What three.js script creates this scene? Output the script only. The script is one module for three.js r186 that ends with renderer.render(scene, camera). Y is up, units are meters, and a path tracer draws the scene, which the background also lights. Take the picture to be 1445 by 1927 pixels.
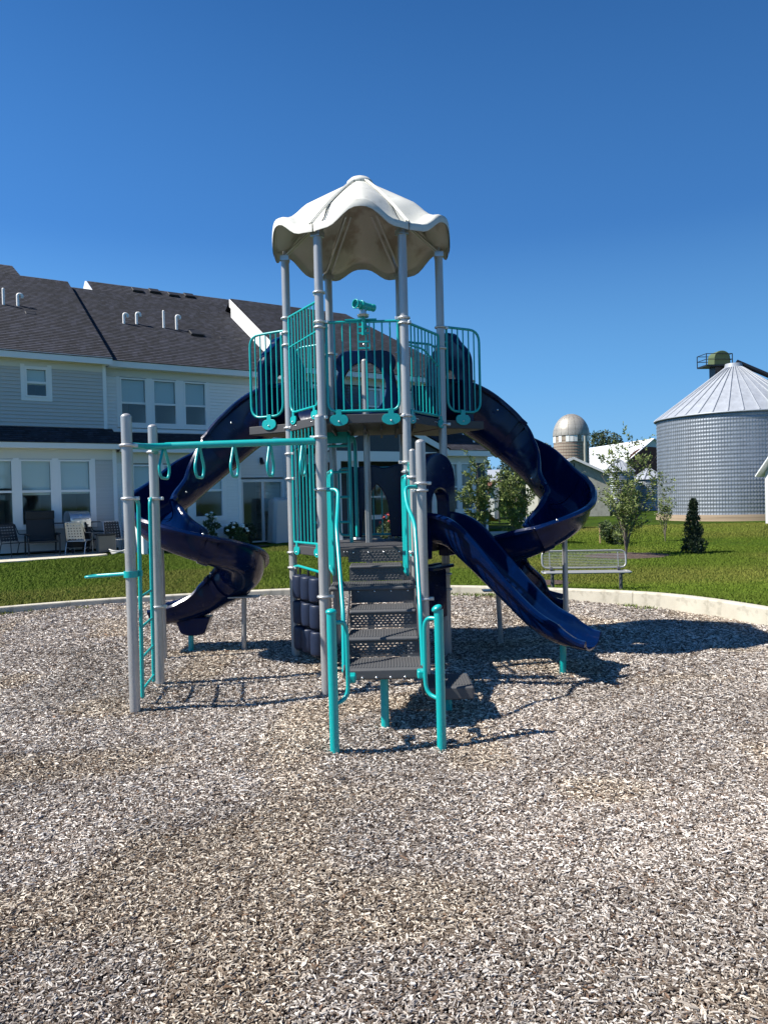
import * as THREE from 'three';
import { mergeGeometries, toCreasedNormals } from 'three/addons/utils/BufferGeometryUtils.js';
import { RoundedBoxGeometry } from 'three/addons/geometries/RoundedBoxGeometry.js';

// ---------------------------------------------------------------- camera, sky, sun, exposure
const scene = new THREE.Scene();
const camera = new THREE.PerspectiveCamera(69.08, 767 / 1024, 0.05, 1500);
camera.position.set(0, 1.65, 0);
camera.rotation.order = 'YXZ';
camera.rotation.set(-Math.atan(25.5 / 1400), 0, -0.025);
const renderer = new THREE.WebGLRenderer({ antialias: true });
renderer.toneMapping = THREE.LinearToneMapping;
renderer.toneMappingExposure = 1.7;
renderer.shadowMap.enabled = true;

const SUN = new THREE.Vector3(-0.645, 0.755, 0.135).normalize();
const sun = new THREE.DirectionalLight(new THREE.Color().setRGB(1, 0.955, 0.88), 5);
sun.name = 'sun';
sun.target.position.set(0, 0, -9);
sun.position.copy(sun.target.position).addScaledVector(SUN, 60);
sun.castShadow = true;
sun.shadow.mapSize.set(4096, 4096);
Object.assign(sun.shadow.camera, { left: -40, right: 40, top: 40, bottom: -40, near: 1, far: 160 });
scene.add(sun, sun.target);

const lin = (c) => (c /= 255) <= 0.04045 ? c / 12.92 : ((c + 0.055) / 1.055) ** 2.4;
const RGB = (r, g, b) => new THREE.Color().setRGB(r, g, b);
{ // clear blue sky: deep overhead, paler towards the horizon, brighter round the sun
  const W = 512, Hh = 256, data = new Float32Array(W * Hh * 4);
  const stops = [[-2, 156, 205, 246], [0, 152, 206, 248], [4, 132, 194, 246], [8.5, 111, 178, 240], [19, 71, 132, 204], [34, 51, 105, 172], [60, 38, 82, 145], [90, 32, 70, 130]];
  for (let j = 0; j < Hh; j++) {
    const el = ((j + 0.5) / Hh - 0.5) * Math.PI, deg = el * 180 / Math.PI;
    for (let i = 0; i < W; i++) {
      const az = ((i + 0.5) / W - 0.5) * 2 * Math.PI, o = (j * W + i) * 4;
      let c;
      if (deg < -2) c = [0.075, 0.08, 0.05];
      else {
        let k = 0; while (k < stops.length - 2 && stops[k + 1][0] < deg) k++;
        const f = Math.min(1, Math.max(0, (deg - stops[k][0]) / (stops[k + 1][0] - stops[k][0])));
        const x = Math.cos(el) * Math.cos(az), y = Math.sin(el), z = Math.cos(el) * Math.sin(az);
        const g = (1 + x * SUN.x + y * SUN.y + z * SUN.z) / 2, g0 = (1 + y * SUN.y - Math.cos(el) * SUN.z) / 2, m = (1 + 1.3 * g ** 3) / (1 + 1.3 * g0 ** 3) / 1.7;
        c = [1, 2, 3].map((q) => (lin(stops[k][q]) * (1 - f) + lin(stops[k + 1][q]) * f) * m);
      }
      data[o] = c[0]; data[o + 1] = c[1]; data[o + 2] = c[2]; data[o + 3] = 1;
    }
  }
  const sky = new THREE.DataTexture(data, W, Hh, THREE.RGBAFormat, THREE.FloatType);
  sky.mapping = THREE.EquirectangularReflectionMapping;
  sky.magFilter = sky.minFilter = THREE.LinearFilter;
  sky.colorSpace = THREE.LinearSRGBColorSpace;
  sky.needsUpdate = true;
  scene.background = sky; scene.environment = sky;
}

// ---------------------------------------------------------------- helpers
function rng(seed) { let a = seed >>> 0; return () => { a = (a + 0x6D2B79F5) | 0; let t = Math.imul(a ^ (a >>> 15), 1 | a); t = (t + Math.imul(t ^ (t >>> 7), 61 | t)) ^ t; return ((t ^ (t >>> 14)) >>> 0) / 4294967296; }; }
const V = (x, y, z) => new THREE.Vector3(x, y, z);
const lerp = (a, b, t) => a + (b - a) * t, clamp = (x, a, b) => Math.min(b, Math.max(a, x)), sstep = (a, b, x) => { x = clamp((x - a) / (b - a), 0, 1); return x * x * (3 - 2 * x); };
const names = new Map();
function numbered(n) { const k = names.get(n) ?? 0; names.set(n, k + 1); return k ? `${n}_${String(k).padStart(3, '0')}` : n; }
function mesh(name, geo, mat, parent) { // a part (or a one-mesh thing) under parent
  const m = new THREE.Mesh(Array.isArray(geo) ? merge(geo) : geo, mat);
  m.name = parent === scene ? numbered(name) : name; m.castShadow = m.receiveShadow = true; parent.add(m); return m;
}
function part(name, parent, label) { const g = new THREE.Group(); g.name = name; if (label) g.userData.label = label; parent.add(g); return g; }
function thing(name, label, category, pos = [0, 0, 0], turn = 0, group) {
  const g = new THREE.Group(); g.name = numbered(name); g.position.set(...pos); g.rotation.y = turn; g.userData = { label, category };
  if (group) g.userData.group = group; scene.add(g); return g;
}
function tag(o, label, category, group, kind) { Object.assign(o.userData, { label, category }); if (group) o.userData.group = group; if (kind) o.userData.kind = kind; return o; }
function merge(list) {
  const l = list.filter(Boolean).map((g) => { const q = g.index ? g.toNonIndexed() : g; for (const k of Object.keys(q.attributes)) if (!['position', 'normal', 'uv', 'color'].includes(k)) q.deleteAttribute(k); return q; });
  const col = l.some((g) => g.attributes.color);
  for (const g of l) {
    if (!g.attributes.normal) g.computeVertexNormals();
    if (!g.attributes.uv) g.setAttribute('uv', new THREE.BufferAttribute(new Float32Array(g.attributes.position.count * 2), 2));
    if (!col && g.attributes.color) g.deleteAttribute('color');
  }
  return mergeGeometries(l);
}
const box = (w, h, d, x, y, z) => new THREE.BoxGeometry(w, h, d).translate(x, y, z);
const span = (x0, x1, y0, y1, z0, z1) => box(x1 - x0, y1 - y0, z1 - z0, (x0 + x1) / 2, (y0 + y1) / 2, (z0 + z1) / 2);
function rbox(w, h, d, x, y, z, r = 0.008) { return new RoundedBoxGeometry(w, h, d, 2, Math.min(r, w / 2.01, h / 2.01, d / 2.01)).translate(x, y, z); }
function cyl(a, b, r0, r1 = r0, seg = 14, open = false) { // from a to b
  const d = b.clone().sub(a), g = new THREE.CylinderGeometry(r1, r0, d.length(), seg, 1, open);
  g.applyQuaternion(new THREE.Quaternion().setFromUnitVectors(V(0, 1, 0), d.clone().normalize()));
  return g.translate((a.x + b.x) / 2, (a.y + b.y) / 2, (a.z + b.z) / 2);
}
function quadGeo(a, b, c, d, uv) { // a b c d counter-clockwise
  const g = new THREE.BufferGeometry();
  g.setAttribute('position', new THREE.Float32BufferAttribute([a, b, c, a, c, d].flatMap((p) => [p.x, p.y, p.z]), 3));
  const u = uv ?? [0, 0, 1, 0, 1, 1, 0, 1];
  g.setAttribute('uv', new THREE.Float32BufferAttribute([u[0], u[1], u[2], u[3], u[4], u[5], u[0], u[1], u[4], u[5], u[6], u[7]], 2));
  g.computeVertexNormals(); return g;
}
function roundPath(pts, rad, closed = false) { // polyline with rounded corners
  const out = [], n = pts.length;
  for (let i = 0; i < n; i++) {
    const p = pts[i], r = Array.isArray(rad) ? rad[i] : rad;
    if ((!closed && (i === 0 || i === n - 1)) || !r) { out.push(p.clone()); continue; }
    const a = pts[(i + n - 1) % n].clone().sub(p), b = pts[(i + 1) % n].clone().sub(p);
    const la = Math.min(r, a.length() * 0.49), lb = Math.min(r, b.length() * 0.49);
    const s = p.clone().addScaledVector(a.normalize(), la), e = p.clone().addScaledVector(b.normalize(), lb);
    for (let k = 0; k <= 5; k++) { const t = k / 5; out.push(s.clone().multiplyScalar((1 - t) ** 2).addScaledVector(p, 2 * t * (1 - t)).addScaledVector(e, t * t)); }
  }
  return out;
}
function sweep(pts, r, seg = 8, closed = false) { // round tube along a polyline
  const n = pts.length, pos = [], nor = [], uv = [], idx = [];
  const tan = pts.map((p, i) => { const a = closed ? pts[(i + n - 1) % n] : pts[Math.max(0, i - 1)], b = closed ? pts[(i + 1) % n] : pts[Math.min(n - 1, i + 1)]; return b.clone().sub(a).normalize(); });
  let u = Math.abs(tan[0].y) < 0.9 ? V(0, 1, 0) : V(1, 0, 0); u.addScaledVector(tan[0], -u.dot(tan[0])).normalize();
  const rows = closed ? n + 1 : n; let len = 0;
  for (let i = 0; i < rows; i++) {
    const k = i % n, t = tan[k]; u = u.clone().addScaledVector(t, -u.dot(t)).normalize(); const w = t.clone().cross(u);
    if (i) len += pts[k].distanceTo(pts[(i - 1) % n]);
    for (let j = 0; j <= seg; j++) { const a = j / seg * 2 * Math.PI, d = u.clone().multiplyScalar(Math.cos(a)).addScaledVector(w, Math.sin(a)); pos.push(pts[k].x + d.x * r, pts[k].y + d.y * r, pts[k].z + d.z * r); nor.push(d.x, d.y, d.z); uv.push(j / seg, len); }
  }
  for (let i = 0; i < rows - 1; i++) for (let j = 0; j < seg; j++) { const a = i * (seg + 1) + j, b = a + seg + 1; idx.push(a, a + 1, b, b, a + 1, b + 1); }
  const g = new THREE.BufferGeometry(); g.setAttribute('position', new THREE.Float32BufferAttribute(pos, 3)); g.setAttribute('normal', new THREE.Float32BufferAttribute(nor, 3)); g.setAttribute('uv', new THREE.Float32BufferAttribute(uv, 2)); g.setIndex(idx);
  if (closed) return g;
  const cap = (p, t) => { const c = new THREE.SphereGeometry(r * 0.995, seg, 5); return c.translate(p.x, p.y, p.z); };
  return merge([g, cap(pts[0]), cap(pts[n - 1])]);
}
function basisGeo(g, o, x, y, z) { return g.applyMatrix4(new THREE.Matrix4().makeBasis(x, y, z).setPosition(o)); }
function extr(shape, depth, bevel = 0.006, curve = 10) { return new THREE.ExtrudeGeometry(shape, { depth, bevelEnabled: bevel > 0, bevelSize: bevel, bevelThickness: bevel, bevelSegments: 2, curveSegments: curve }); }

// ---------------------------------------------------------------- procedural textures
const hashA = (() => { const r = rng(77), a = new Float32Array(65536); for (let i = 0; i < 65536; i++) a[i] = r(); return a; })();
function vnoise(x, y, per, salt = 0) { // periodic value noise
  const xi = Math.floor(x), yi = Math.floor(y), fx = x - xi, fy = y - yi, sx = fx * fx * (3 - 2 * fx), sy = fy * fy * (3 - 2 * fy);
  const h = (a, b) => hashA[((((a % per) + per) % per) * 157 + (((b % per) + per) % per) * 8191 + salt * 4099) & 65535];
  return lerp(lerp(h(xi, yi), h(xi + 1, yi), sx), lerp(h(xi, yi + 1), h(xi + 1, yi + 1), sx), sy);
}
const fbm = (u, v, per, oct, salt) => { let s = 0, a = 0.5, t = 0; for (let k = 0; k < oct; k++) { s += a * vnoise(u * per, v * per, per, salt + k); t += a; a *= 0.55; per *= 2; } return s / t; };
function tex(w, h, fn, srgb = true) {
  const d = new Uint8Array(w * h * 4);
  for (let j = 0; j < h; j++) for (let i = 0; i < w; i++) { const c = fn(i / w, j / h, i, j), o = (j * w + i) * 4; d[o] = clamp(c[0], 0, 255); d[o + 1] = clamp(c[1], 0, 255); d[o + 2] = clamp(c[2], 0, 255); d[o + 3] = 255; }
  const t = new THREE.DataTexture(d, w, h); t.wrapS = t.wrapT = THREE.RepeatWrapping; t.magFilter = THREE.LinearFilter; t.minFilter = THREE.LinearMipmapLinearFilter; t.generateMipmaps = true;
  if (srgb) t.colorSpace = THREE.SRGBColorSpace; t.needsUpdate = true; return t;
}
const gray = (g) => [g, g, g];
const STD = (o) => new THREE.MeshStandardMaterial(o), PHY = (o) => new THREE.MeshPhysicalMaterial(o);

const T = {};
T.speck = tex(256, 256, (u, v, i, j) => gray(150 + 80 * (hashA[(i * 131 + j * 7919) & 65535] - 0.5) + 70 * (fbm(u, v, 8, 4, 3) - 0.5)), false);
T.blotch = tex(512, 512, (u, v) => { const a = fbm(u, v, 4, 6, 11), s = sstep(0.5, 0.78, fbm(u, v, 5, 5, 31)); return [lerp(206 + 26 * (a - 0.5), 140, s * 0.6), lerp(205 + 26 * (a - 0.5), 124, s * 0.6), lerp(202 + 26 * (a - 0.5), 112, s * 0.6)]; });
T.cream = tex(512, 512, (u, v, i, j) => { const a = fbm(u, v, 6, 6, 17), s = 10 * (hashA[(i * 313 + j * 1999) & 65535] - 0.5), w = 34 * sstep(0.55, 0.8, fbm(u, v, 16, 4, 71)); const b = 236 + 26 * (a - 0.5) + s - w * 0.5; return [b, b - 1, b - 7]; });
T.galv = tex(256, 512, (u, v, i, j) => { const a = fbm(u, v, 8, 5, 5), s = 8 * (hashA[(i * 73 + j * 977) & 65535] - 0.5), k = 222 + 44 * (a - 0.5) + s; return [k, k, k + 1]; });
T.scuff = tex(512, 512, (u, v, i, j) => { const a = fbm(u, v, 6, 5, 41), st = fbm(u * 1, v * 1, 32, 2, 61), k = sstep(0.6, 0.82, st) * 26 + (a - 0.5) * 30; return gray(222 + k); });
T.rough = tex(512, 512, (u, v, i, j) => { const a = fbm(u, v, 8, 5, 51), b = sstep(0.58, 0.8, fbm(u, v, 40, 3, 66)); return gray(150 + 110 * (a - 0.5) + 70 * b); }, false);
T.streak = tex(256, 256, (u, v, i, j) => { const a = fbm(u * 6, v * 0.4, 16, 4, 91), s = sstep(0.5, 0.68, a), n = 20 * (fbm(u, v, 16, 3, 12) - 0.5); return [lerp(214, 92, s) + n, lerp(212, 78, s) + n, lerp(206, 66, s) + n]; });
T.concrete = tex(512, 512, (u, v, i, j) => { const a = fbm(u, v, 5, 6, 23), s = 24 * (hashA[(i * 37 + j * 4243) & 65535] - 0.5), w = sstep(0.55, 0.75, fbm(u, v, 10, 5, 87)); const b = 240 + 34 * (a - 0.5) + s - 26 * w; return [b, b - 4, b - 16]; });
T.plank = tex(512, 512, (u, v, i, j) => { const g = fbm(u * 0.25 + 3, v * 4, 16, 4, 13), k = 246 + 16 * (g - 0.5); return [k, k, k]; });
{ // shingles: one row of tabs per course, 16 courses
  const r = rng(5), rows = []; for (let k = 0; k < 16; k++) { const e = []; let x = 0; while (x < 512) { const w = 10 + r() * 26; e.push([x, x + w, 0.72 + r() * 0.55, r()]); x += w; } rows.push(e); }
  T.shingle = tex(512, 512, (u, v, i, j) => {
    const row = rows[Math.floor(v * 16) % 16], f = (v * 16) % 1; let c = 1, q = 0; for (const e of row) if (i >= e[0] && i < e[1]) { c = e[2]; q = e[3]; break; }
    const n = 0.82 + 0.5 * (hashA[(i * 911 + j * 577) & 65535] - 0.5) + 0.3 * (fbm(u, v, 6, 3, 9) - 0.5), m = c * n;
    return [95 * m + q * 5, 97 * m + q * 2, 107 * m];
  });
}
T.grass = tex(1024, 1024, (u, v, i, j) => {
  const a = fbm(u, v, 6, 6, 2), b = fbm(u, v, 90, 3, 19), s = hashA[(i * 521 + j * 1733) & 65535] - 0.5, dry = sstep(0.56, 0.78, fbm(u, v, 14, 4, 55));
  const k = 0.74 + 0.6 * (b - 0.5) + 0.5 * (a - 0.5) + 0.3 * s; return [lerp(86, 128, dry * 0.6) * k, lerp(112, 122, dry * 0.6) * k, lerp(32, 62, dry * 0.6) * k];
});
{ // litter of wood chips too small or too far to tell apart
  const n = 1024, buf = new Float32Array(n * n * 3), r = rng(9);
  for (let k = 0; k < n * n; k++) { const s = 40 + 20 * r(); buf[k * 3] = s; buf[k * 3 + 1] = s * 0.86; buf[k * 3 + 2] = s * 0.76; }
  const pal = [[196, 182, 166], [150, 134, 120], [112, 96, 84], [82, 70, 62], [170, 148, 124], [136, 126, 122], [118, 84, 62], [214, 204, 190]];
  for (let k = 0; k < 15000; k++) {
    const x = r() * n, y = r() * n, l = 5 + r() * 10, w = 1.4 + r() * 3, a = r() * Math.PI, c = pal[Math.floor(r() * r() * 1.4 * pal.length) % pal.length], sh = 0.75 + 0.4 * r(), ca = Math.cos(a), sa = Math.sin(a);
    for (let q = -l; q <= l; q += 0.7) for (let p = -w; p <= w; p += 0.7) { const xx = ((Math.round(x + q * ca - p * sa) % n) + n) % n, yy = ((Math.round(y + q * sa + p * ca) % n) + n) % n, o = (yy * n + xx) * 3, f = sh * (0.92 + 0.16 * r()); buf[o] = c[0] * f; buf[o + 1] = c[1] * f; buf[o + 2] = c[2] * f; }
  }
  T.chips = tex(n, n, (u, v, i, j) => { const o = (j * n + i) * 3; return [buf[o], buf[o + 1], buf[o + 2]]; });
}
function rep(t, x, y) { const c = t.clone(); c.repeat.set(x, y); c.needsUpdate = true; return c; }

const M = {
  teal: PHY({ color: RGB(0.002, 0.365, 0.35), roughness: 0.55, roughnessMap: T.rough, clearcoat: 0.35, clearcoatRoughness: 0.25 }),
  post: STD({ color: RGB(0.56, 0.555, 0.535), map: T.galv, roughness: 0.5, roughnessMap: T.rough, metalness: 0.3 }),
  clamp: STD({ color: RGB(0.62, 0.62, 0.6), roughness: 0.35, metalness: 0.6 }),
  navy: PHY({ color: RGB(0.0008, 0.011, 0.062), map: T.scuff, roughness: 0.3, roughnessMap: T.rough, specularIntensity: 0.55 }),
  barrel: STD({ color: RGB(0.012, 0.023, 0.06), map: T.scuff, roughness: 0.5 }),
  deck: STD({ color: RGB(0.055, 0.054, 0.056), roughness: 0.62, bumpMap: T.speck, bumpScale: 0.0012 }),
  step: STD({ color: RGB(0.082, 0.082, 0.084), roughness: 0.6, bumpMap: T.speck, bumpScale: 0.0012 }),
  cream: STD({ color: RGB(0.76, 0.755, 0.715), map: T.cream, roughness: 0.55 }),
  creamUnder: STD({ color: RGB(0.76, 0.755, 0.715), map: T.blotch, roughness: 0.7 }),
  bolt: STD({ color: RGB(0.7, 0.7, 0.7), roughness: 0.25, metalness: 0.9 }),
  white: STD({ color: RGB(0.82, 0.81, 0.79), roughness: 0.5 }),
  sidingBlue: STD({ color: RGB(0.57, 0.55, 0.52), map: T.plank, roughness: 0.6 }),
  sidingWhite: STD({ color: RGB(0.87, 0.86, 0.83), map: T.plank, roughness: 0.6 }),
  sidingDark: STD({ color: RGB(0.05, 0.062, 0.075), map: T.plank, roughness: 0.6 }),
  frieze: STD({ color: RGB(0.64, 0.63, 0.58), roughness: 0.6 }),
  shingle: STD({ color: RGB(0.24, 0.25, 0.3), map: T.shingle, roughness: 0.95, bumpMap: T.speck, bumpScale: 0.004 }),
  pane: PHY({ color: RGB(0.93, 0.97, 0.97), transmission: 1, roughness: 0.03, thickness: 0, ior: 1.5 }),
  inside: STD({ color: RGB(0.4, 0.38, 0.35), roughness: 0.9 }),
  blind: STD({ color: RGB(0.62, 0.63, 0.6), roughness: 0.8 }),
  pvc: STD({ color: RGB(0.82, 0.81, 0.78), roughness: 0.5 }),
  black: STD({ color: RGB(0.012, 0.012, 0.014), roughness: 0.6 }),
  darkMetal: STD({ color: RGB(0.03, 0.032, 0.036), roughness: 0.4, metalness: 0.5 }),
  steel: STD({ color: RGB(0.55, 0.55, 0.55), roughness: 0.3, metalness: 0.85 }),
  benchGray: STD({ color: RGB(0.36, 0.36, 0.355), roughness: 0.4, metalness: 0.35 }),
  concrete: STD({ color: RGB(0.6, 0.575, 0.52), map: T.concrete, roughness: 0.9, bumpMap: T.speck, bumpScale: 0.003 }),
  chipGround: STD({ color: RGB(0.5, 0.45, 0.4), map: rep(T.chips, 1, 1), roughness: 1 }),
  lawn: PHY({ color: RGB(0.56, 0.62, 0.3), map: T.grass, roughness: 1, specularIntensity: 0.15 }),
  mulch: STD({ color: RGB(0.24, 0.19, 0.17), map: T.chips, roughness: 1 }),
  galvBin: STD({ color: RGB(0.37, 0.41, 0.45), map: T.galv, roughness: 0.45, metalness: 0.4 }),
  binRoof: STD({ color: RGB(0.47, 0.5, 0.54), map: T.galv, roughness: 0.5, metalness: 0.15 }),
  stave: STD({ color: RGB(0.36, 0.31, 0.27), map: T.concrete, roughness: 0.95 }),
  barnWhite: STD({ color: RGB(0.66, 0.66, 0.64), roughness: 0.6 }),
  barnGray: STD({ color: RGB(0.45, 0.46, 0.44), map: T.concrete, roughness: 0.9 }),
  metalRoof: STD({ color: RGB(0.42, 0.45, 0.49), roughness: 0.45, metalness: 0.3 }),
  rust: STD({ color: RGB(0.16, 0.06, 0.045), roughness: 0.9 }),
  olive: STD({ color: RGB(0.09, 0.12, 0.05), roughness: 0.6 }),
  bark: STD({ color: RGB(0.16, 0.13, 0.105), roughness: 0.95 }),
  leaf: PHY({ color: RGB(1, 1, 1), vertexColors: true, roughness: 0.6, side: THREE.DoubleSide, transmission: 0.25, thickness: 0 }),
  wood: STD({ color: RGB(0.55, 0.38, 0.2), roughness: 0.8 }),
  film: PHY({ color: RGB(0.8, 0.85, 0.86), transmission: 0.55, roughness: 0.55, thickness: 0, side: THREE.DoubleSide }),
};
M.film.transparent = false;
// ---------------------------------------------------------------- the setting: chip pit, kerb, lawn
const pit = new THREE.CatmullRomCurve3([[-6.0, -11.53], [-4.22, -12.38], [-1.67, -12.84], [1.11, -12.5], [2.74, -11.5], [3.9, -10.4], [4.6, -8.75], [5.3, -6], [5.6, -2.5], [4.6, 1.2], [1.5, 3.6], [-3, 4], [-7, 2.4], [-9.2, -1.5], [-9.4, -6], [-8.1, -9.7]].map(([x, z]) => V(x, 0, z)), true, 'centripetal');
const PN = 220, pitPts = pit.getSpacedPoints(PN).slice(0, PN), pitC = V(-1.9, 0, -4.6);
const pitAng = pitPts.map((p) => Math.atan2(p.z - pitC.z, p.x - pitC.x)), pitRad = pitPts.map((p) => Math.hypot(p.x - pitC.x, p.z - pitC.z));
function pitR(x, z) { // radius of the pit in the direction of a point
  const a = Math.atan2(z - pitC.z, x - pitC.x); let best = 0, bd = 9;
  for (let i = 0; i < PN; i++) { let d = Math.abs(a - pitAng[i]); d = Math.min(d, 2 * Math.PI - d); if (d < bd) { bd = d; best = i; } }
  return pitRad[best];
}
const kerbTop = (x) => 0.105 + 0.04 * sstep(-4, 1, x) + 0.075 * sstep(1, 4.8, x);
function lawnY(x, z) {
  const out = Math.max(0, Math.hypot(x - pitC.x, z - pitC.z) - pitR(x, z));
  let y = lerp(kerbTop(x) - 0.025, lerp(0.1, -0.2, sstep(-1, 3, x) * sstep(-10, -13, z) * (1 - sstep(-24, -32, z))), 1 - Math.exp(-out / 1.6));
  y += 0.09 * sstep(-4, -9, x) * sstep(-13, -21, z);
  return y + 0.03 * (vnoise(x * 0.35 + 40, z * 0.35 + 40, 512, 3) - 0.5) * sstep(0.2, 2, out);
}
const dents = [[1.75, -6.35, 0.55, 0.05], [-2.75, -8.35, 0.5, 0.045], [2.4, -8.4, 0.5, 0.045], [0.1, -4.75, 0.5, 0.03], [-1.2, -6.3, 0.8, 0.025], [-2.0, -5.6, 0.4, 0.02]];
const chipY = (x, z) => { let d = 0; for (const [a, b, r, h] of dents) { const q = ((x - a) ** 2 + (z - b) ** 2) / (r * r); if (q < 6) d -= h * Math.exp(-q) - h * 0.35 * Math.exp(-((Math.sqrt(q) - 1.5) ** 2) * 4); } return d + 0.028 * (vnoise(x * 0.8 + 60, z * 0.8 + 60, 512, 8) - 0.5) + 0.018 * (vnoise(x * 3 + 60, z * 3 + 60, 512, 9) - 0.5); };
{
  const rings = 46, pos = [], uv = [], idx = [];
  for (let k = 0; k <= rings; k++) for (let i = 0; i < PN; i++) { const f = k / rings, x = lerp(pitC.x, pitPts[i].x, f * 1.004), z = lerp(pitC.z, pitPts[i].z, f * 1.004); pos.push(x, chipY(x, z) - 0.008, z); uv.push(x / 2.2, z / 2.2); }
  for (let k = 0; k < rings; k++) for (let i = 0; i < PN; i++) { const a = k * PN + i, b = k * PN + (i + 1) % PN, c = a + PN, d = b + PN; idx.push(a, b, c, b, d, c); }
  const g = new THREE.BufferGeometry(); g.setAttribute('position', new THREE.Float32BufferAttribute(pos, 3)); g.setAttribute('uv', new THREE.Float32BufferAttribute(uv, 2)); g.setIndex(idx); g.computeVertexNormals();
  tag(mesh('playground_ground', g, M.chipGround, scene), 'wood chip safety surface under the play structure', 'ground', null, 'structure');
}
{
  const out = [0, 0.25, 0.6, 1.1, 1.8, 2.6, 3.6, 5, 6.5, 8, 10, 12, 15, 18, 22, 27, 34, 44, 60, 90, 140, 240, 420, 900], pos = [], uv = [], idx = [];
  for (const o of out) for (let i = 0; i < PN; i++) { const p = pitPts[i], d = p.clone().sub(pitC).setY(0).normalize(), x = p.x + d.x * (o + 0.13), z = p.z + d.z * (o + 0.13); pos.push(x, lawnY(x, z), z); uv.push(x / 5.5, z / 5.5); }
  for (let k = 0; k < out.length - 1; k++) for (let i = 0; i < PN; i++) { const a = k * PN + i, b = k * PN + (i + 1) % PN, c = a + PN, d = b + PN; idx.push(a, b, c, b, d, c); }
  const g = new THREE.BufferGeometry(); g.setAttribute('position', new THREE.Float32BufferAttribute(pos, 3)); g.setAttribute('uv', new THREE.Float32BufferAttribute(uv, 2)); g.setIndex(idx); g.computeVertexNormals();
  tag(mesh('lawn', g, M.lawn, scene), 'mown green lawn between the playground and the buildings', 'lawn', null, 'structure');
}
{ // concrete kerb cast in lengths with joints between them
  const k = thing('kerb', 'pale concrete kerb curving round the wood chips', 'kerb'); k.userData.kind = 'structure';
  const n = 22, L = pit.getLength(), W = 0.155;
  const first = 5.72; // puts a joint where the photograph shows one
  for (let s = 0; s < n; s++) {
    const a = (first + s * L / n) / L, b = (first + (s + 1) * L / n - 0.008) / L, m = 14, pr = [];
    for (let i = 0; i <= m; i++) { const t = lerp(a, b, i / m) % 1, p = pit.getPointAt(t), q = pit.getTangentAt(t), o = p.clone().sub(pitC).setY(0), nn = V(q.z, 0, -q.x); if (nn.dot(o) < 0) nn.negate(); pr.push([p, nn, kerbTop(p.x)]); }
    const prof = (e) => { const [p, nn, h] = e, at = (o, y) => p.clone().addScaledVector(nn, o).setY(y); return [at(0, -0.15), at(0, h - 0.018), at(0.006, h - 0.005), at(0.018, h), at(W - 0.018, h), at(W - 0.005, h - 0.006), at(W, h - 0.02), at(W, -0.15)]; };
    const geos = []; let run = s * 1.7;
    for (let i = 0; i < m; i++) { const A = prof(pr[i]), B = prof(pr[i + 1]), l = A[0].distanceTo(B[0]); let v = 0; for (let j = 0; j < 7; j++) { const dv = A[j].distanceTo(A[j + 1]); geos.push(quadGeo(A[j], B[j], B[j + 1], A[j + 1], [run, v, run + l, v, run + l, v + dv, run, v + dv])); v += dv; } run += l; }
    for (const e of [pr[0], pr[m]]) { const A = prof(e); geos.push(quadGeo(A[0], A[1], A[6], A[7]), quadGeo(A[1], A[2], A[5], A[6]), quadGeo(A[2], A[3], A[4], A[5])); }
    mesh('kerb_length', geos, M.concrete, k);
  }
}
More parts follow.
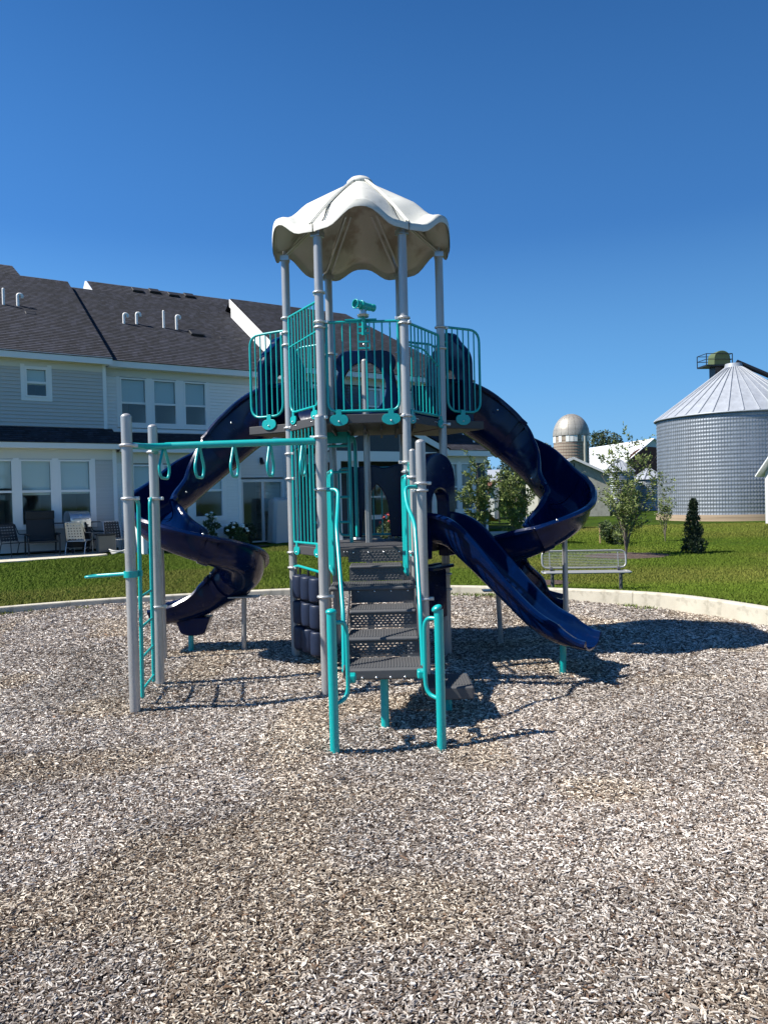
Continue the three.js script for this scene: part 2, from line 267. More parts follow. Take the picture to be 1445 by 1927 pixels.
{ // loose wood chips
  const r = rng(4242), kinds = 4, lists = Array.from({ length: kinds }, () => []);
  const pal = [[0.76, 0.7, 0.63], [0.5, 0.44, 0.38], [0.33, 0.28, 0.238], [0.22, 0.176, 0.142], [0.145, 0.112, 0.088], [0.38, 0.34, 0.305], [0.25, 0.165, 0.115], [0.1, 0.077, 0.062], [0.27, 0.24, 0.215]], wts = [0.24, 0.16, 0.15, 0.15, 0.11, 0.08, 0.02, 0.05, 0.04];
  const pick = () => { let x = r(), i = 0; while (i < wts.length - 1 && x > wts[i]) x -= wts[i++]; return pal[i]; };
  for (let zf = 1.0; zf < 13.2; zf += 0.1) {
    const hv = 0.57 * zf + 0.35, hw = hv + 2.3, dens = zf < 3.2 ? 19000 : 19000 * (3.2 / zf) ** 1.42, size = 0.74 * (zf < 3.2 ? 1 : (zf / 3.2) ** 0.5), n = Math.round(2 * hw * 0.1 * dens);
    for (let k = 0; k < n; k++) {
      const x = (r() * 2 - 1) * hw, side = Math.abs(x) > hv; if (side && r() > 0.3) continue; const z = -zf - r() * 0.1, l = Math.hypot(x - pitC.x, z - pitC.z);
      if (l > pitR(x, z) - 0.015) continue;
      const patch = vnoise(x * 1.1 + 70, z * 1.1 + 70, 512, 21), c = pick(), tone = 0.92 * (0.8 + 0.4 * r()) * lerp(0.86, 1.12, sstep(0.2, 0.75, patch)), warm = sstep(0.62, 0.8, vnoise(x * 1.7 + 90, z * 1.7 + 90, 512, 33)) * 0.09;
      lists[Math.floor(r() * kinds)].push([x, chipY(x, z) + 0.001 + r() * 0.012, z, r() * Math.PI * 2, (r() - 0.5) * (r() < 0.2 ? 1.5 : 0.65), (r() - 0.5) * 0.8, (r() < 0.02 ? 1.3 + 0.6 * r() : 0.45 + 0.95 * r() * r() + 0.2) * size * (side ? 1.6 : 1), c, tone, warm]);
    }
  }
  const shapes = [[0.028, 0.0068, 0.0034, 0.35], [0.021, 0.0098, 0.0028, 0.15], [0.037, 0.0048, 0.0036, 0.6], [0.019, 0.0062, 0.004, 0.6]];
  const d = new THREE.Object3D(), col = new THREE.Color();
  lists.forEach((list, q) => {
    const [L, W, H, bend] = shapes[q], s = new THREE.Shape();
    s.moveTo(-L / 2, -W * 0.08); s.lineTo(-L * 0.25, -W / 2); s.lineTo(L * 0.22, -W * 0.42); s.lineTo(L / 2, W * 0.1); s.lineTo(L * 0.3, W * 0.46); s.lineTo(-L * 0.2, W / 2); s.closePath();
    const g = new THREE.ExtrudeGeometry(s, { depth: H, bevelEnabled: false }).rotateX(-Math.PI / 2), p = g.attributes.position;
    for (let i = 0; i < p.count; i++) p.setY(i, p.getY(i) + bend * (1 - (2 * p.getX(i) / L) ** 2) * 0.006);
    g.computeVertexNormals();
    const im = new THREE.InstancedMesh(g, PHY({ color: RGB(1, 1, 1), roughness: 0.9, specularIntensity: 0.3 }), list.length);
    list.forEach(([x, y, z, a, b, c, sc, cc, t, w], i) => { d.position.set(x, y, z); d.rotation.set(b, a, c, 'YXZ'); d.scale.set(sc, sc, sc); d.updateMatrix(); im.setMatrixAt(i, d.matrix); im.setColorAt(i, col.setRGB(cc[0] * t * (1 + w * 0.5), cc[1] * t, cc[2] * t * (1 - w))); });
    im.name = numbered('wood_chips'); im.castShadow = im.receiveShadow = true;
    tag(im, ['slim curled wood chips strewn over the playground', 'broad flat wood chips strewn over the playground', 'long wood splinters strewn over the playground', 'short thick wood chips strewn over the playground'][q], 'wood chips', 'loose wood chips', 'stuff'); scene.add(im);
  });
}

const keepOut = []; // discs on the lawn where no grass grows: [x, z, r]
// ---------------------------------------------------------------- the play structure (origin: ground under the middle of the hexagonal deck)
const PS = thing('play_structure', 'teal and navy playground climber with cream canopy, stairs and three slides', 'play structure', [-0.165, 0, -7.8]);
const R6 = 0.8, HEX = { A: [-0.4, 0.693], B: [0.4, 0.693], E: [0.8, 0], D2: [0.4, -0.693], D1: [-0.4, -0.693], C: [-0.8, 0] };
const PR = 0.042, DECK = 2.46, MID = 1.19;
const boltG = new THREE.SphereGeometry(1, 8, 6);
function boltsAt(pts, r, parent) { for (const p of pts) { const m = mesh('bolt', boltG, M.bolt, parent); m.position.copy(p); m.scale.setScalar(r); } }
function clampRing(parent, x, y, z, r = PR, dir = 0) {
  const c = [new THREE.TorusGeometry(r + 0.008, 0.012, 8, 22).rotateX(Math.PI / 2).translate(x, y, z), new THREE.CylinderGeometry(r + 0.01, r + 0.01, 0.022, 22, 1).translate(x, y, z)];
  const dx = Math.cos(dir), dz = -Math.sin(dir);
  c.push(rbox(0.045, 0.03, 0.03, 0, 0, 0, 0.006).rotateY(dir).translate(x + dx * (r + 0.02), y, z + dz * (r + 0.02)));
  mesh('clamp', c, M.clamp, parent);
}
function post(x, z, y1, r = PR, clamps = [], capped = true, mat = M.post, y0 = -0.1, label) {
  const p = mesh('post', new THREE.CylinderGeometry(r, r, y1 - y0, 24, 1).translate(x, (y0 + y1) / 2, z), mat, PS);
  if (label) p.userData.label = label;
  if (capped) mesh('cap', new THREE.SphereGeometry(r * 1.02, 20, 10, 0, Math.PI * 2, 0, Math.PI / 2).scale(1, 0.75, 1).translate(x, y1 - 0.004, z), mat, p);
  for (const [y, d] of clamps) clampRing(p, x, y, z, r, d);
  return p;
}
post(...HEX.A, 4.16, PR, [[3.34, -0.2], [3.29, 0.6], [3.62, 2.2], [2.43, -1]]);
post(...HEX.B, 4.16, PR, [[3.36, 3.1], [3.31, -0.8], [2.43, -2], [1.99, 3.3], [1.9, -2]]);
post(...HEX.C, 4.16, PR, [[3.55, 0.6], [3.4, 2.6], [3.27, 0.3], [2.41, -1.2], [2.14, -1], [1.88, -1], [1.11, -0.8], [0.95, -1]]);
post(...HEX.E, 4.16, PR, [[3.42, 0.3], [3.2, 2.4], [2.41, 0], [0.84, 2], [0.68, 2]]);
post(...HEX.D1, 4.16, PR, [[3.3, 0], [2.41, 0], [1.11, 0]]);
post(...HEX.D2, 4.16, PR, [[3.3, 0], [2.41, 0], [1.11, 0]]);
post(-0.0, -0.05, 3.1, 0.034, [[2.44, 0]], true);
// low posts of the stair landing and the overhead ladder
post(-0.36, 1.5, 2.35, PR, [[2.18, 2.9], [1.74, 0.2], [0.83, 0]]);
post(0.485, 1.5, 2.115, PR, [[1.77, 0.1], [1.71, 3], [0.79, 0]]);
post(0.44, 0.9, 2.085, 0.03, [[1.84, 2.6], [1.14, 2.6]]);
post(-1.851, 1.908, 2.345, PR, [[2.12, 0.3], [1.7, 0.2]]);
post(-1.905, 1.062, 2.345, PR, [[2.12, 0.3], [1.7, -0.2], [0.72, 0]]);

// canopy: six moulded panels with arched edges, ribs below, a cap on top
{
  const roof = part('canopy', PS, 'cream six-panelled canopy with scalloped edge');
  const panel = (under) => {
    const nu = 18, nv = 16, pos = [], uv = [], idx = [];
    for (let j = 0; j <= nv; j++) for (let i = 0; i <= nu; i++) {
      const a = lerp(-0.985, 0.985, i / nu), t = j / nv, ang = a * Math.PI / 6, q = Math.abs(a);
      const arch = 1 - sstep(0.1, 0.66, q), flare = Math.cos(Math.PI * q) * 0.5 + 0.5;
      const rad0 = 0.1 * Math.cos(Math.PI / 6) / Math.cos(ang), rEdge = 0.9 + 0.03 * flare - 0.02 * q;
      let rr, y; const yE = 4.205 + 0.135 * arch + 0.03 * (1 - q);
      const tt = Math.min(1, t / 0.9), body = lerp(0, 1, tt);
      rr = lerp(rad0, rEdge, body); y = lerp(4.93, lerp(4.42, 4.235, q ** 1.3), body) + 0.03 * Math.sin(Math.PI * body) * q; y = lerp(y, yE + 0.045, sstep(0.62, 1, body) * 0.999);
      if (t > 0.9) { const l = (t - 0.9) / 0.1; rr = rEdge + 0.03 * Math.sin(l * Math.PI * 0.75); y = yE + 0.045 - 0.085 * l + 0.012 * Math.sin(l * Math.PI); }
      if (under) { rr = Math.max(0.02, rr - 0.012); y -= t > 0.9 ? 0.0 : 0.014; }
      pos.push(rr * Math.sin(ang), y, rr * Math.cos(ang)); uv.push(a * 0.5 * rr + 0.5, t);
    }
    for (let j = 0; j < nv; j++) for (let i = 0; i < nu; i++) { const a = j * (nu + 1) + i, b = a + 1, c = a + nu + 1, d = c + 1; under ? idx.push(a, b, c, b, d, c) : idx.push(a, c, b, b, c, d); }
    const g = new THREE.BufferGeometry(); g.setAttribute('position', new THREE.Float32BufferAttribute(pos, 3)); g.setAttribute('uv', new THREE.Float32BufferAttribute(uv, 2)); g.setIndex(idx); g.computeVertexNormals(); return g;
  };
  const top = panel(false), und = panel(true);
  for (let k = 0; k < 6; k++) {
    const p = mesh('canopy_panel', top, M.cream, roof); p.rotation.y = k * Math.PI / 3 + 0.02;
    const u = mesh('panel_underside', und, M.creamUnder, roof); u.rotation.y = k * Math.PI / 3 + 0.02;
    // flanges where two panels meet, and the steel rib below them
    const fl = [], rib = [];
    for (let j = 0; j < 10; j++) { const t0 = j / 10, t1 = (j + 1) / 10, P = (t) => V(0, lerp(4.94, 4.238, t) + 0.03 * Math.sin(Math.PI * t), lerp(0.1, 0.905, t)); for (const s of [-1, 1]) { const a = P(t0), b = P(t1); fl.push(cyl(V(s * 0.013, a.y + 0.004, a.z), V(s * 0.013, b.y + 0.004, b.z), 0.009, 0.009, 6)); } }
    const f = mesh('panel_flange', fl, M.cream, roof); f.rotation.y = Math.PI / 6 + k * Math.PI / 3;
    for (const s of [-0.03, 0.03]) rib.push(cyl(V(s, 4.19, 0.8), V(s, 4.68, 0.27), 0.012, 0.012, 6));
    rib.push(box(0.1, 0.05, 0.09, 0, 4.17, 0.8), cyl(V(0, 4.12, 0.8), V(0, 4.27, 0.8), 0.025, 0.025, 8));
    const rb = mesh('canopy_rib', rib, M.steel, roof); rb.rotation.y = Math.PI / 6 + k * Math.PI / 3;
  }
  mesh('canopy_cap', new THREE.LatheGeometry([[0, 5.0], [0.05, 4.995], [0.1, 4.972], [0.135, 4.94], [0.142, 4.915], [0.13, 4.9], [0.1, 4.9]].map(([x, y]) => new THREE.Vector2(x, y)).reverse(), 28), M.cream, roof);
}
// decks
function hexDeck(y, th, r, label) {
  const s = new THREE.Shape(); Object.values(HEX).forEach(([x, z], i) => { const k = r / R6; i ? s.lineTo(x * k, -z * k) : s.moveTo(x * k, -z * k); }); s.closePath();
  const d = mesh('deck', extr(s, th - 0.012, 0.006, 4).rotateX(-Math.PI / 2).translate(0, y - th + 0.006, 0), M.deck, PS); d.userData.label = label;
  const keys = Object.keys(HEX);
  keys.forEach((k, i) => { // channel along every side, with bolts
    const a = HEX[k], b = HEX[keys[(i + 1) % 6]], dx = b[0] - a[0], dz = b[1] - a[1], l = Math.hypot(dx, dz), ang = Math.atan2(-dz, dx);
    const g = rbox(l - 0.1, th, 0.03, 0, 0, 0, 0.006).rotateY(ang).translate((a[0] + b[0]) / 2, y - th / 2 - 0.003, (a[1] + b[1]) / 2); const e = mesh('deck_edge', g, M.deck, d);
    const bolts = []; for (const f of [-0.28, -0.24, 0.24, 0.28]) { const nx = -dz / l, nz = dx / l, sg = (nx * a[0] + nz * a[1]) < 0 ? -1 : 1; bolts.push(V((a[0] + b[0]) / 2 + dx * f + nx * sg * 0.017, y - th * 0.5, (a[1] + b[1]) / 2 + dz * f + nz * sg * 0.017)); }
    boltsAt(bolts, 0.007, d);
  });
  return d;
}
hexDeck(DECK, 0.085, 0.79, 'dark upper hexagonal deck'); hexDeck(MID, 0.085, 0.79, 'dark lower hexagonal deck');
{ // ribs and punched sheet under the upper deck
  const g = []; for (let i = -3; i <= 3; i++) g.push(box(0.02, 0.05, 1.1, i * 0.16, DECK - 0.11, 0)); mesh('deck_brace', g, M.deck, PS);
}
// railings
function barrier(p0, p1, y0, y1, n, opt = {}) { // p0, p1: [x, z] ends
  const b = part('barrier', PS, opt.label), a = V(p0[0], 0, p0[1]), c = V(p1[0], 0, p1[1]), d = c.clone().sub(a), L = d.length(); d.normalize();
  const P = (s, y) => a.clone().addScaledVector(d, s).setY(y), r = opt.r ?? 0.0135, c0 = opt.corner ?? [0.02, 0.02, 0.09, 0.09]; // top left, top right, bottom right, bottom left
  const e0 = opt.in0 ?? 0.06, e1 = opt.in1 ?? 0.06;
  mesh('frame', sweep(roundPath([P(e0, y1), P(L - e1, y1), P(L - e1, y0), P(e0, y0)], c0, true), r, 8, true), M.teal, b);
  const bar = cyl(V(0, 0, 0), V(0, 1, 0), 0.0075, 0.0075, 8, true);
  for (let i = 1; i <= n; i++) { const s = lerp(e0, L - e1, i / (n + 1)), m = mesh('bar', bar, M.teal, b); m.position.copy(P(s, y0)); m.scale.y = y1 - y0; }
  if (opt.mid) mesh('middle_rail', sweep(roundPath(opt.mid.map(([f, y]) => P(lerp(e0, L - e1, f), y)), 0.08), 0.01, 8), M.teal, b);
  for (const [s, y] of opt.tabs ?? []) mesh('tab', sweep([P(s < L / 2 ? 0.03 : L - 0.03, y), P(s < L / 2 ? e0 : L - e1, y)], r, 8), M.teal, b);
  for (const f of opt.feet ?? []) { // clover-shaped foot plates bolted to the deck edge
    const s = new THREE.Shape(), k = opt.footScale ?? 1; s.moveTo(-0.018 * k, 0.07 * k); s.lineTo(-0.02 * k, 0.03 * k); s.bezierCurveTo(-0.075 * k, 0.04 * k, -0.085 * k, -0.03 * k, -0.045 * k, -0.04 * k); s.bezierCurveTo(-0.03 * k, -0.055 * k, 0.03 * k, -0.055 * k, 0.045 * k, -0.04 * k); s.bezierCurveTo(0.085 * k, -0.03 * k, 0.075 * k, 0.04 * k, 0.02 * k, 0.03 * k); s.lineTo(0.018 * k, 0.07 * k); s.closePath();
    let nn = V(-d.z, 0, d.x); if (nn.dot(P(L / 2, 0)) < 0) nn.negate(); let xx = V(0, 1, 0).cross(nn);
    const pl = mesh('foot_plate', basisGeo(extr(s, 0.008, 0.002, 6), P(lerp(0, L, f), y0 - 0.075).addScaledVector(nn, 0.018), xx, V(0, 1, 0), nn), M.teal, b);
    mesh('bolt', new THREE.SphereGeometry(0.01, 8, 6).translate(...P(lerp(0, L, f), y0 - 0.1).addScaledVector(nn, 0.03).toArray()), M.bolt, pl);
  }
  return b;
}
barrier(HEX.C, HEX.A, DECK + 0.1, 3.55, 8, { label: 'tall upper barrier beside the overhead ladder', mid: [[0, 3.24], [1, 3.27]], feet: [0.2, 0.84], tabs: [[0, 3.5], [1, 3.5]], corner: [0.015, 0.015, 0.1, 0.1] });
barrier(HEX.A, HEX.B, DECK + 0.03, 3.335, 8, { label: 'front upper barrier carrying the toy binoculars', feet: [0.2, 0.82], footScale: 1.25, corner: [0.02, 0.02, 0.09, 0.09], tabs: [[0, 3.335], [1, 3.335]] });
barrier(HEX.B, HEX.E, DECK + 0.03, 3.33, 8, { label: 'upper barrier on the shaded right side', feet: [0.1, 0.9], mid: [[0, 3.12], [0.5, 3.13], [1, 3.0]], corner: [0.02, 0.02, 0.06, 0.06] });
barrier(HEX.C, HEX.A, MID + 0.03, 2.385, 7, { label: 'tall lower barrier behind the overhead ladder', feet: [0.2, 0.82], corner: [0.01, 0.01, 0.01, 0.01], tabs: [[0, 2.13], [0, 1.88]] });
barrier(HEX.D1, HEX.D2, MID + 0.05, 2.0, 6, { label: 'rear lower barrier', corner: 0.06 });
// wings of the deck in front of the two high slides, with their rounded side barriers
for (const s of [-1, 1]) {
  const C = V(s * 0.8, 0, 0), D = V(s * 0.4, 0, -0.693), n = V(s * 0.866, 0, -0.5), C2 = C.clone().addScaledVector(n, 0.5), D2 = D.clone().addScaledVector(n, 0.5);
  barrier([C.x, C.z], [C2.x, C2.z], DECK + 0.09, 3.43, 5, { label: s < 0 ? 'rounded side barrier of the sunlit high slide' : 'rounded side barrier of the shaded high slide', in0: 0.075, in1: 0.0, corner: [0.02, 0.13, 0.13, 0.13], feet: [0.5], footScale: 1.3, tabs: [[0, 3.43], [0, 3.27]] });
  barrier([D.x, D.z], [D2.x, D2.z], DECK + 0.09, 3.43, 5, { label: s < 0 ? 'rear side barrier of the sunlit high slide' : 'rear side barrier of the shaded high slide', in0: 0.075, in1: 0.0, corner: [0.02, 0.13, 0.13, 0.13] });
  const sh = [C, C2, D2, D].map((p) => new THREE.Vector2(p.x, -p.z)), w = new THREE.Shape(sh);
  const wg = mesh('deck_wing', extr(w, 0.075, 0.004, 2).rotateX(-Math.PI / 2).translate(0, DECK - 0.09, 0), M.deck, PS);
  mesh('deck_edge', rbox(0.5, 0.085, 0.03, 0.28, 0, 0, 0.006).rotateY(s < 0 ? Math.PI - Math.PI / 6 : Math.PI / 6).translate(C.x, DECK - 0.046, C.z), M.deck, wg);
  // hood: moulded arch across the slide entrance
  const o = new THREE.Shape(); o.moveTo(-0.37, 0); o.lineTo(-0.37, 0.62); o.bezierCurveTo(-0.36, 0.8, -0.2, 0.82, -0.14, 0.93); o.bezierCurveTo(-0.08, 1.02, 0.08, 1.02, 0.14, 0.93); o.bezierCurveTo(0.2, 0.82, 0.36, 0.8, 0.37, 0.62); o.lineTo(0.37, 0); o.lineTo(0.23, 0); o.lineTo(0.2, 0.46); o.bezierCurveTo(0.18, 0.66, -0.18, 0.66, -0.2, 0.46); o.lineTo(-0.23, 0); o.closePath();
  const mid = C.clone().add(D).multiplyScalar(0.5).addScaledVector(n, 0.34), tx = V(-n.z, 0, n.x);
  mesh('slide_hood', basisGeo(extr(o, 0.07, 0.015, 12), mid.setY(DECK), V(0, 1, 0).cross(n), V(0, 1, 0), n), M.navy, PS);
}
{ // rear bubble panel: a moulded navy plate with a round opening
  const s = new THREE.Shape(); s.moveTo(-0.33, 0.04); s.lineTo(0.33, 0.04); s.bezierCurveTo(0.36, 0.3, 0.34, 0.5, 0.3, 0.62); s.bezierCurveTo(0.36, 0.7, 0.33, 0.82, 0.2, 0.84); s.lineTo(-0.2, 0.84); s.bezierCurveTo(-0.33, 0.82, -0.36, 0.7, -0.3, 0.62); s.bezierCurveTo(-0.34, 0.5, -0.36, 0.3, -0.33, 0.04);
  const h = new THREE.Path(); h.absellipse(-0.02, 0.43, 0.255, 0.3, 0, Math.PI * 2, true); s.holes.push(h);
  const p = part('window_panel', PS, 'navy rear panel with a round window');
  mesh('plate', extr(s, 0.04, 0.012, 20).translate(0, DECK + 0.02, -0.71), M.navy, p);
  mesh('bubble', new THREE.SphereGeometry(0.3, 26, 12, 0, Math.PI * 2, 0, Math.PI * 0.4).rotateX(-Math.PI / 2).scale(0.9, 1.05, 0.6).translate(-0.02, DECK + 0.45, -0.645), M.pane, p);
}
{ // navy arch panel hanging below the upper deck at the back
  const s = new THREE.Shape(); s.moveTo(-0.3, 0); s.lineTo(-0.27, 0.78); s.bezierCurveTo(-0.15, 0.74, -0.06, 0.82, 0.06, 0.76); s.bezierCurveTo(0.14, 0.74, 0.22, 0.8, 0.29, 0.79); s.lineTo(0.3, 0.0); s.lineTo(0.17, 0.0); s.lineTo(0.15, 0.3); s.bezierCurveTo(0.14, 0.46, 0.04, 0.58, 0.01, 0.6); s.bezierCurveTo(-0.08, 0.5, -0.16, 0.3, -0.18, 0.0); s.closePath();
  mesh('arch_panel', extr(s, 0.05, 0.012, 12).translate(0.08, MID + 0.04, -0.66), M.navy, PS);
}
{ // toy binoculars on the front barrier
  const b = part('toy_binoculars', PS, 'teal toy binoculars on a swivel'), q = (x) => V(x, 0, 0);
  const body = []; for (const [dx, dz, l] of [[0, 0.0, 1], [0.055, -0.05, 0.9]]) { const c = V(0.0 + dx, 3.475, 0.78 + dz), ax = V(-0.72, 0.02, 0.69).normalize(); body.push(cyl(c.clone().addScaledVector(ax, -0.09 * l), c.clone().addScaledVector(ax, 0.07 * l), 0.036, 0.043, 16)); body.push(cyl(c.clone().addScaledVector(ax, 0.065 * l), c.clone().addScaledVector(ax, 0.1 * l), 0.05, 0.052, 18, true)); body.push(new THREE.TorusGeometry(0.05, 0.007, 6, 18).applyQuaternion(new THREE.Quaternion().setFromUnitVectors(V(0, 0, 1), ax)).translate(...c.clone().addScaledVector(ax, 0.1 * l).toArray())); body.push(cyl(c.clone().addScaledVector(ax, -0.13 * l), c.clone().addScaledVector(ax, -0.08 * l), 0.045, 0.04, 16)); }
  body.push(rbox(0.09, 0.07, 0.07, 0.02, 3.45, 0.75, 0.02)); const bm = mesh('body', body, M.teal, b); bm.scale.setScalar(0.8); bm.position.set(0.004, 0.69, 0.15);
  mesh('swivel', [new THREE.CylinderGeometry(0.03, 0.034, 0.06, 16).translate(0.015, 3.4, 0.75), new THREE.CylinderGeometry(0.058, 0.052, 0.022, 20).translate(0.015, 3.375, 0.75)], M.steel, b);
  mesh('stem', cyl(V(0.015, 3.2, 0.73), V(0.015, 3.37, 0.75), 0.018, 0.018, 10), M.teal, b);
  const br = []; for (const dx of [-0.05, 0.06]) br.push(box(0.012, 0.27, 0.012, dx + 0.01, 3.19, 0.72)); for (const y of [3.28, 3.22, 3.14, 3.08]) br.push(box(0.12, 0.016, 0.014, 0.015, y, 0.72)); mesh('bracket', br, M.teal, b);
  boltsAt([3.25, 3.11].map((y) => V(0.015, y, 0.735)), 0.012, b);
  mesh('top_tab', box(0.3, 0.014, 0.03, -0.01, 3.352, 0.7), M.teal, b);
}
// ladder between the two decks
{
  const l = part('deck_ladder', PS, 'teal ladder from lower to upper deck');
  for (const x of [-0.6, -0.185]) mesh('ladder_rail', sweep(roundPath([V(x, MID, -0.1), V(x, DECK - 0.12, -0.1), V(x, DECK - 0.09, -0.2)], 0.04), 0.02, 8), M.teal, l);
  for (const y of [1.41, 1.676, 1.941, 2.217]) mesh('rung', cyl(V(-0.6, y, -0.1), V(-0.185, y, -0.1), 0.014, 0.014, 8), M.teal, l);
  mesh('back_rail', sweep(roundPath([V(-0.13, MID + 0.06, -0.3), V(-0.13, 2.3, -0.3), V(-0.2, 2.36, -0.2)], 0.08), 0.02, 8), M.teal, l);
  mesh('top_plate', box(0.5, 0.12, 0.02, -0.4, DECK - 0.15, -0.14), M.teal, l);
}
{ // barrels to spin, three columns of three, below the lower deck
  const f = part('barrel_panel', PS, 'frame of nine dark blue spinning barrels'), a = V(-0.8, 0, 0), b = V(-0.4, 0, 0.693), P = (t, y) => a.clone().lerp(b, t).setY(y);
  mesh('top_rail', sweep(roundPath([P(0.02, 0.955), P(0.16, 0.975), P(0.9, 0.945)], 0.04), 0.015, 8), M.teal, f); mesh('bottom_rail', sweep([P(0.05, 0.1), P(0.95, 0.1)], 0.015, 8), M.darkMetal, f);
  const prof = [[0, -0.118], [0.06, -0.118], [0.076, -0.112], [0.082, -0.1], [0.084, -0.06], [0.085, 0], [0.084, 0.06], [0.082, 0.1], [0.076, 0.112], [0.06, 0.118], [0, 0.118]].map(([x, y]) => new THREE.Vector2(x, y)), g = new THREE.LatheGeometry(prof, 22);
  for (let c = 0; c < 3; c++) { const t = 0.22 + c * 0.255; mesh('rod', cyl(P(t, 0.09), P(t, 0.96), 0.012, 0.012, 8), M.darkMetal, f); for (let r = 0; r < 3; r++) { const m = mesh('barrel', g, M.barrel, f); m.position.copy(P(t, 0.245 + r * 0.262)); m.rotation.y = c * 2 + r * 1.3; } }
  for (let r = 1; r < 3; r++) mesh('cross_rod', cyl(P(0.05, 0.114 + r * 0.262), P(0.95, 0.114 + r * 0.262), 0.007, 0.007, 6), M.darkMetal, f);
}
{ // dark counter panel low between the two right-hand posts
  const a = V(0.4, 0, 0.693), b = V(0.8, 0, 0), x = b.clone().sub(a).normalize(), s = new THREE.Shape(); s.moveTo(0.08, 0.42); s.lineTo(0.72, 0.42); s.lineTo(0.72, 0.88); s.bezierCurveTo(0.7, 0.95, 0.64, 0.93, 0.62, 0.97); s.lineTo(0.1, 0.97); s.closePath();
  const p = part('counter_panel', PS); mesh('plate', basisGeo(extr(s, 0.03, 0.008, 6), a, x, V(0, 1, 0), x.clone().cross(V(0, 1, 0))), M.navy, p);
  mesh('shelf', rbox(0.5, 0.035, 0.2, 0, 0, 0, 0.012).rotateY(Math.atan2(-x.z, x.x)).translate(0.66, 0.95, 0.38), M.navy, p);
}
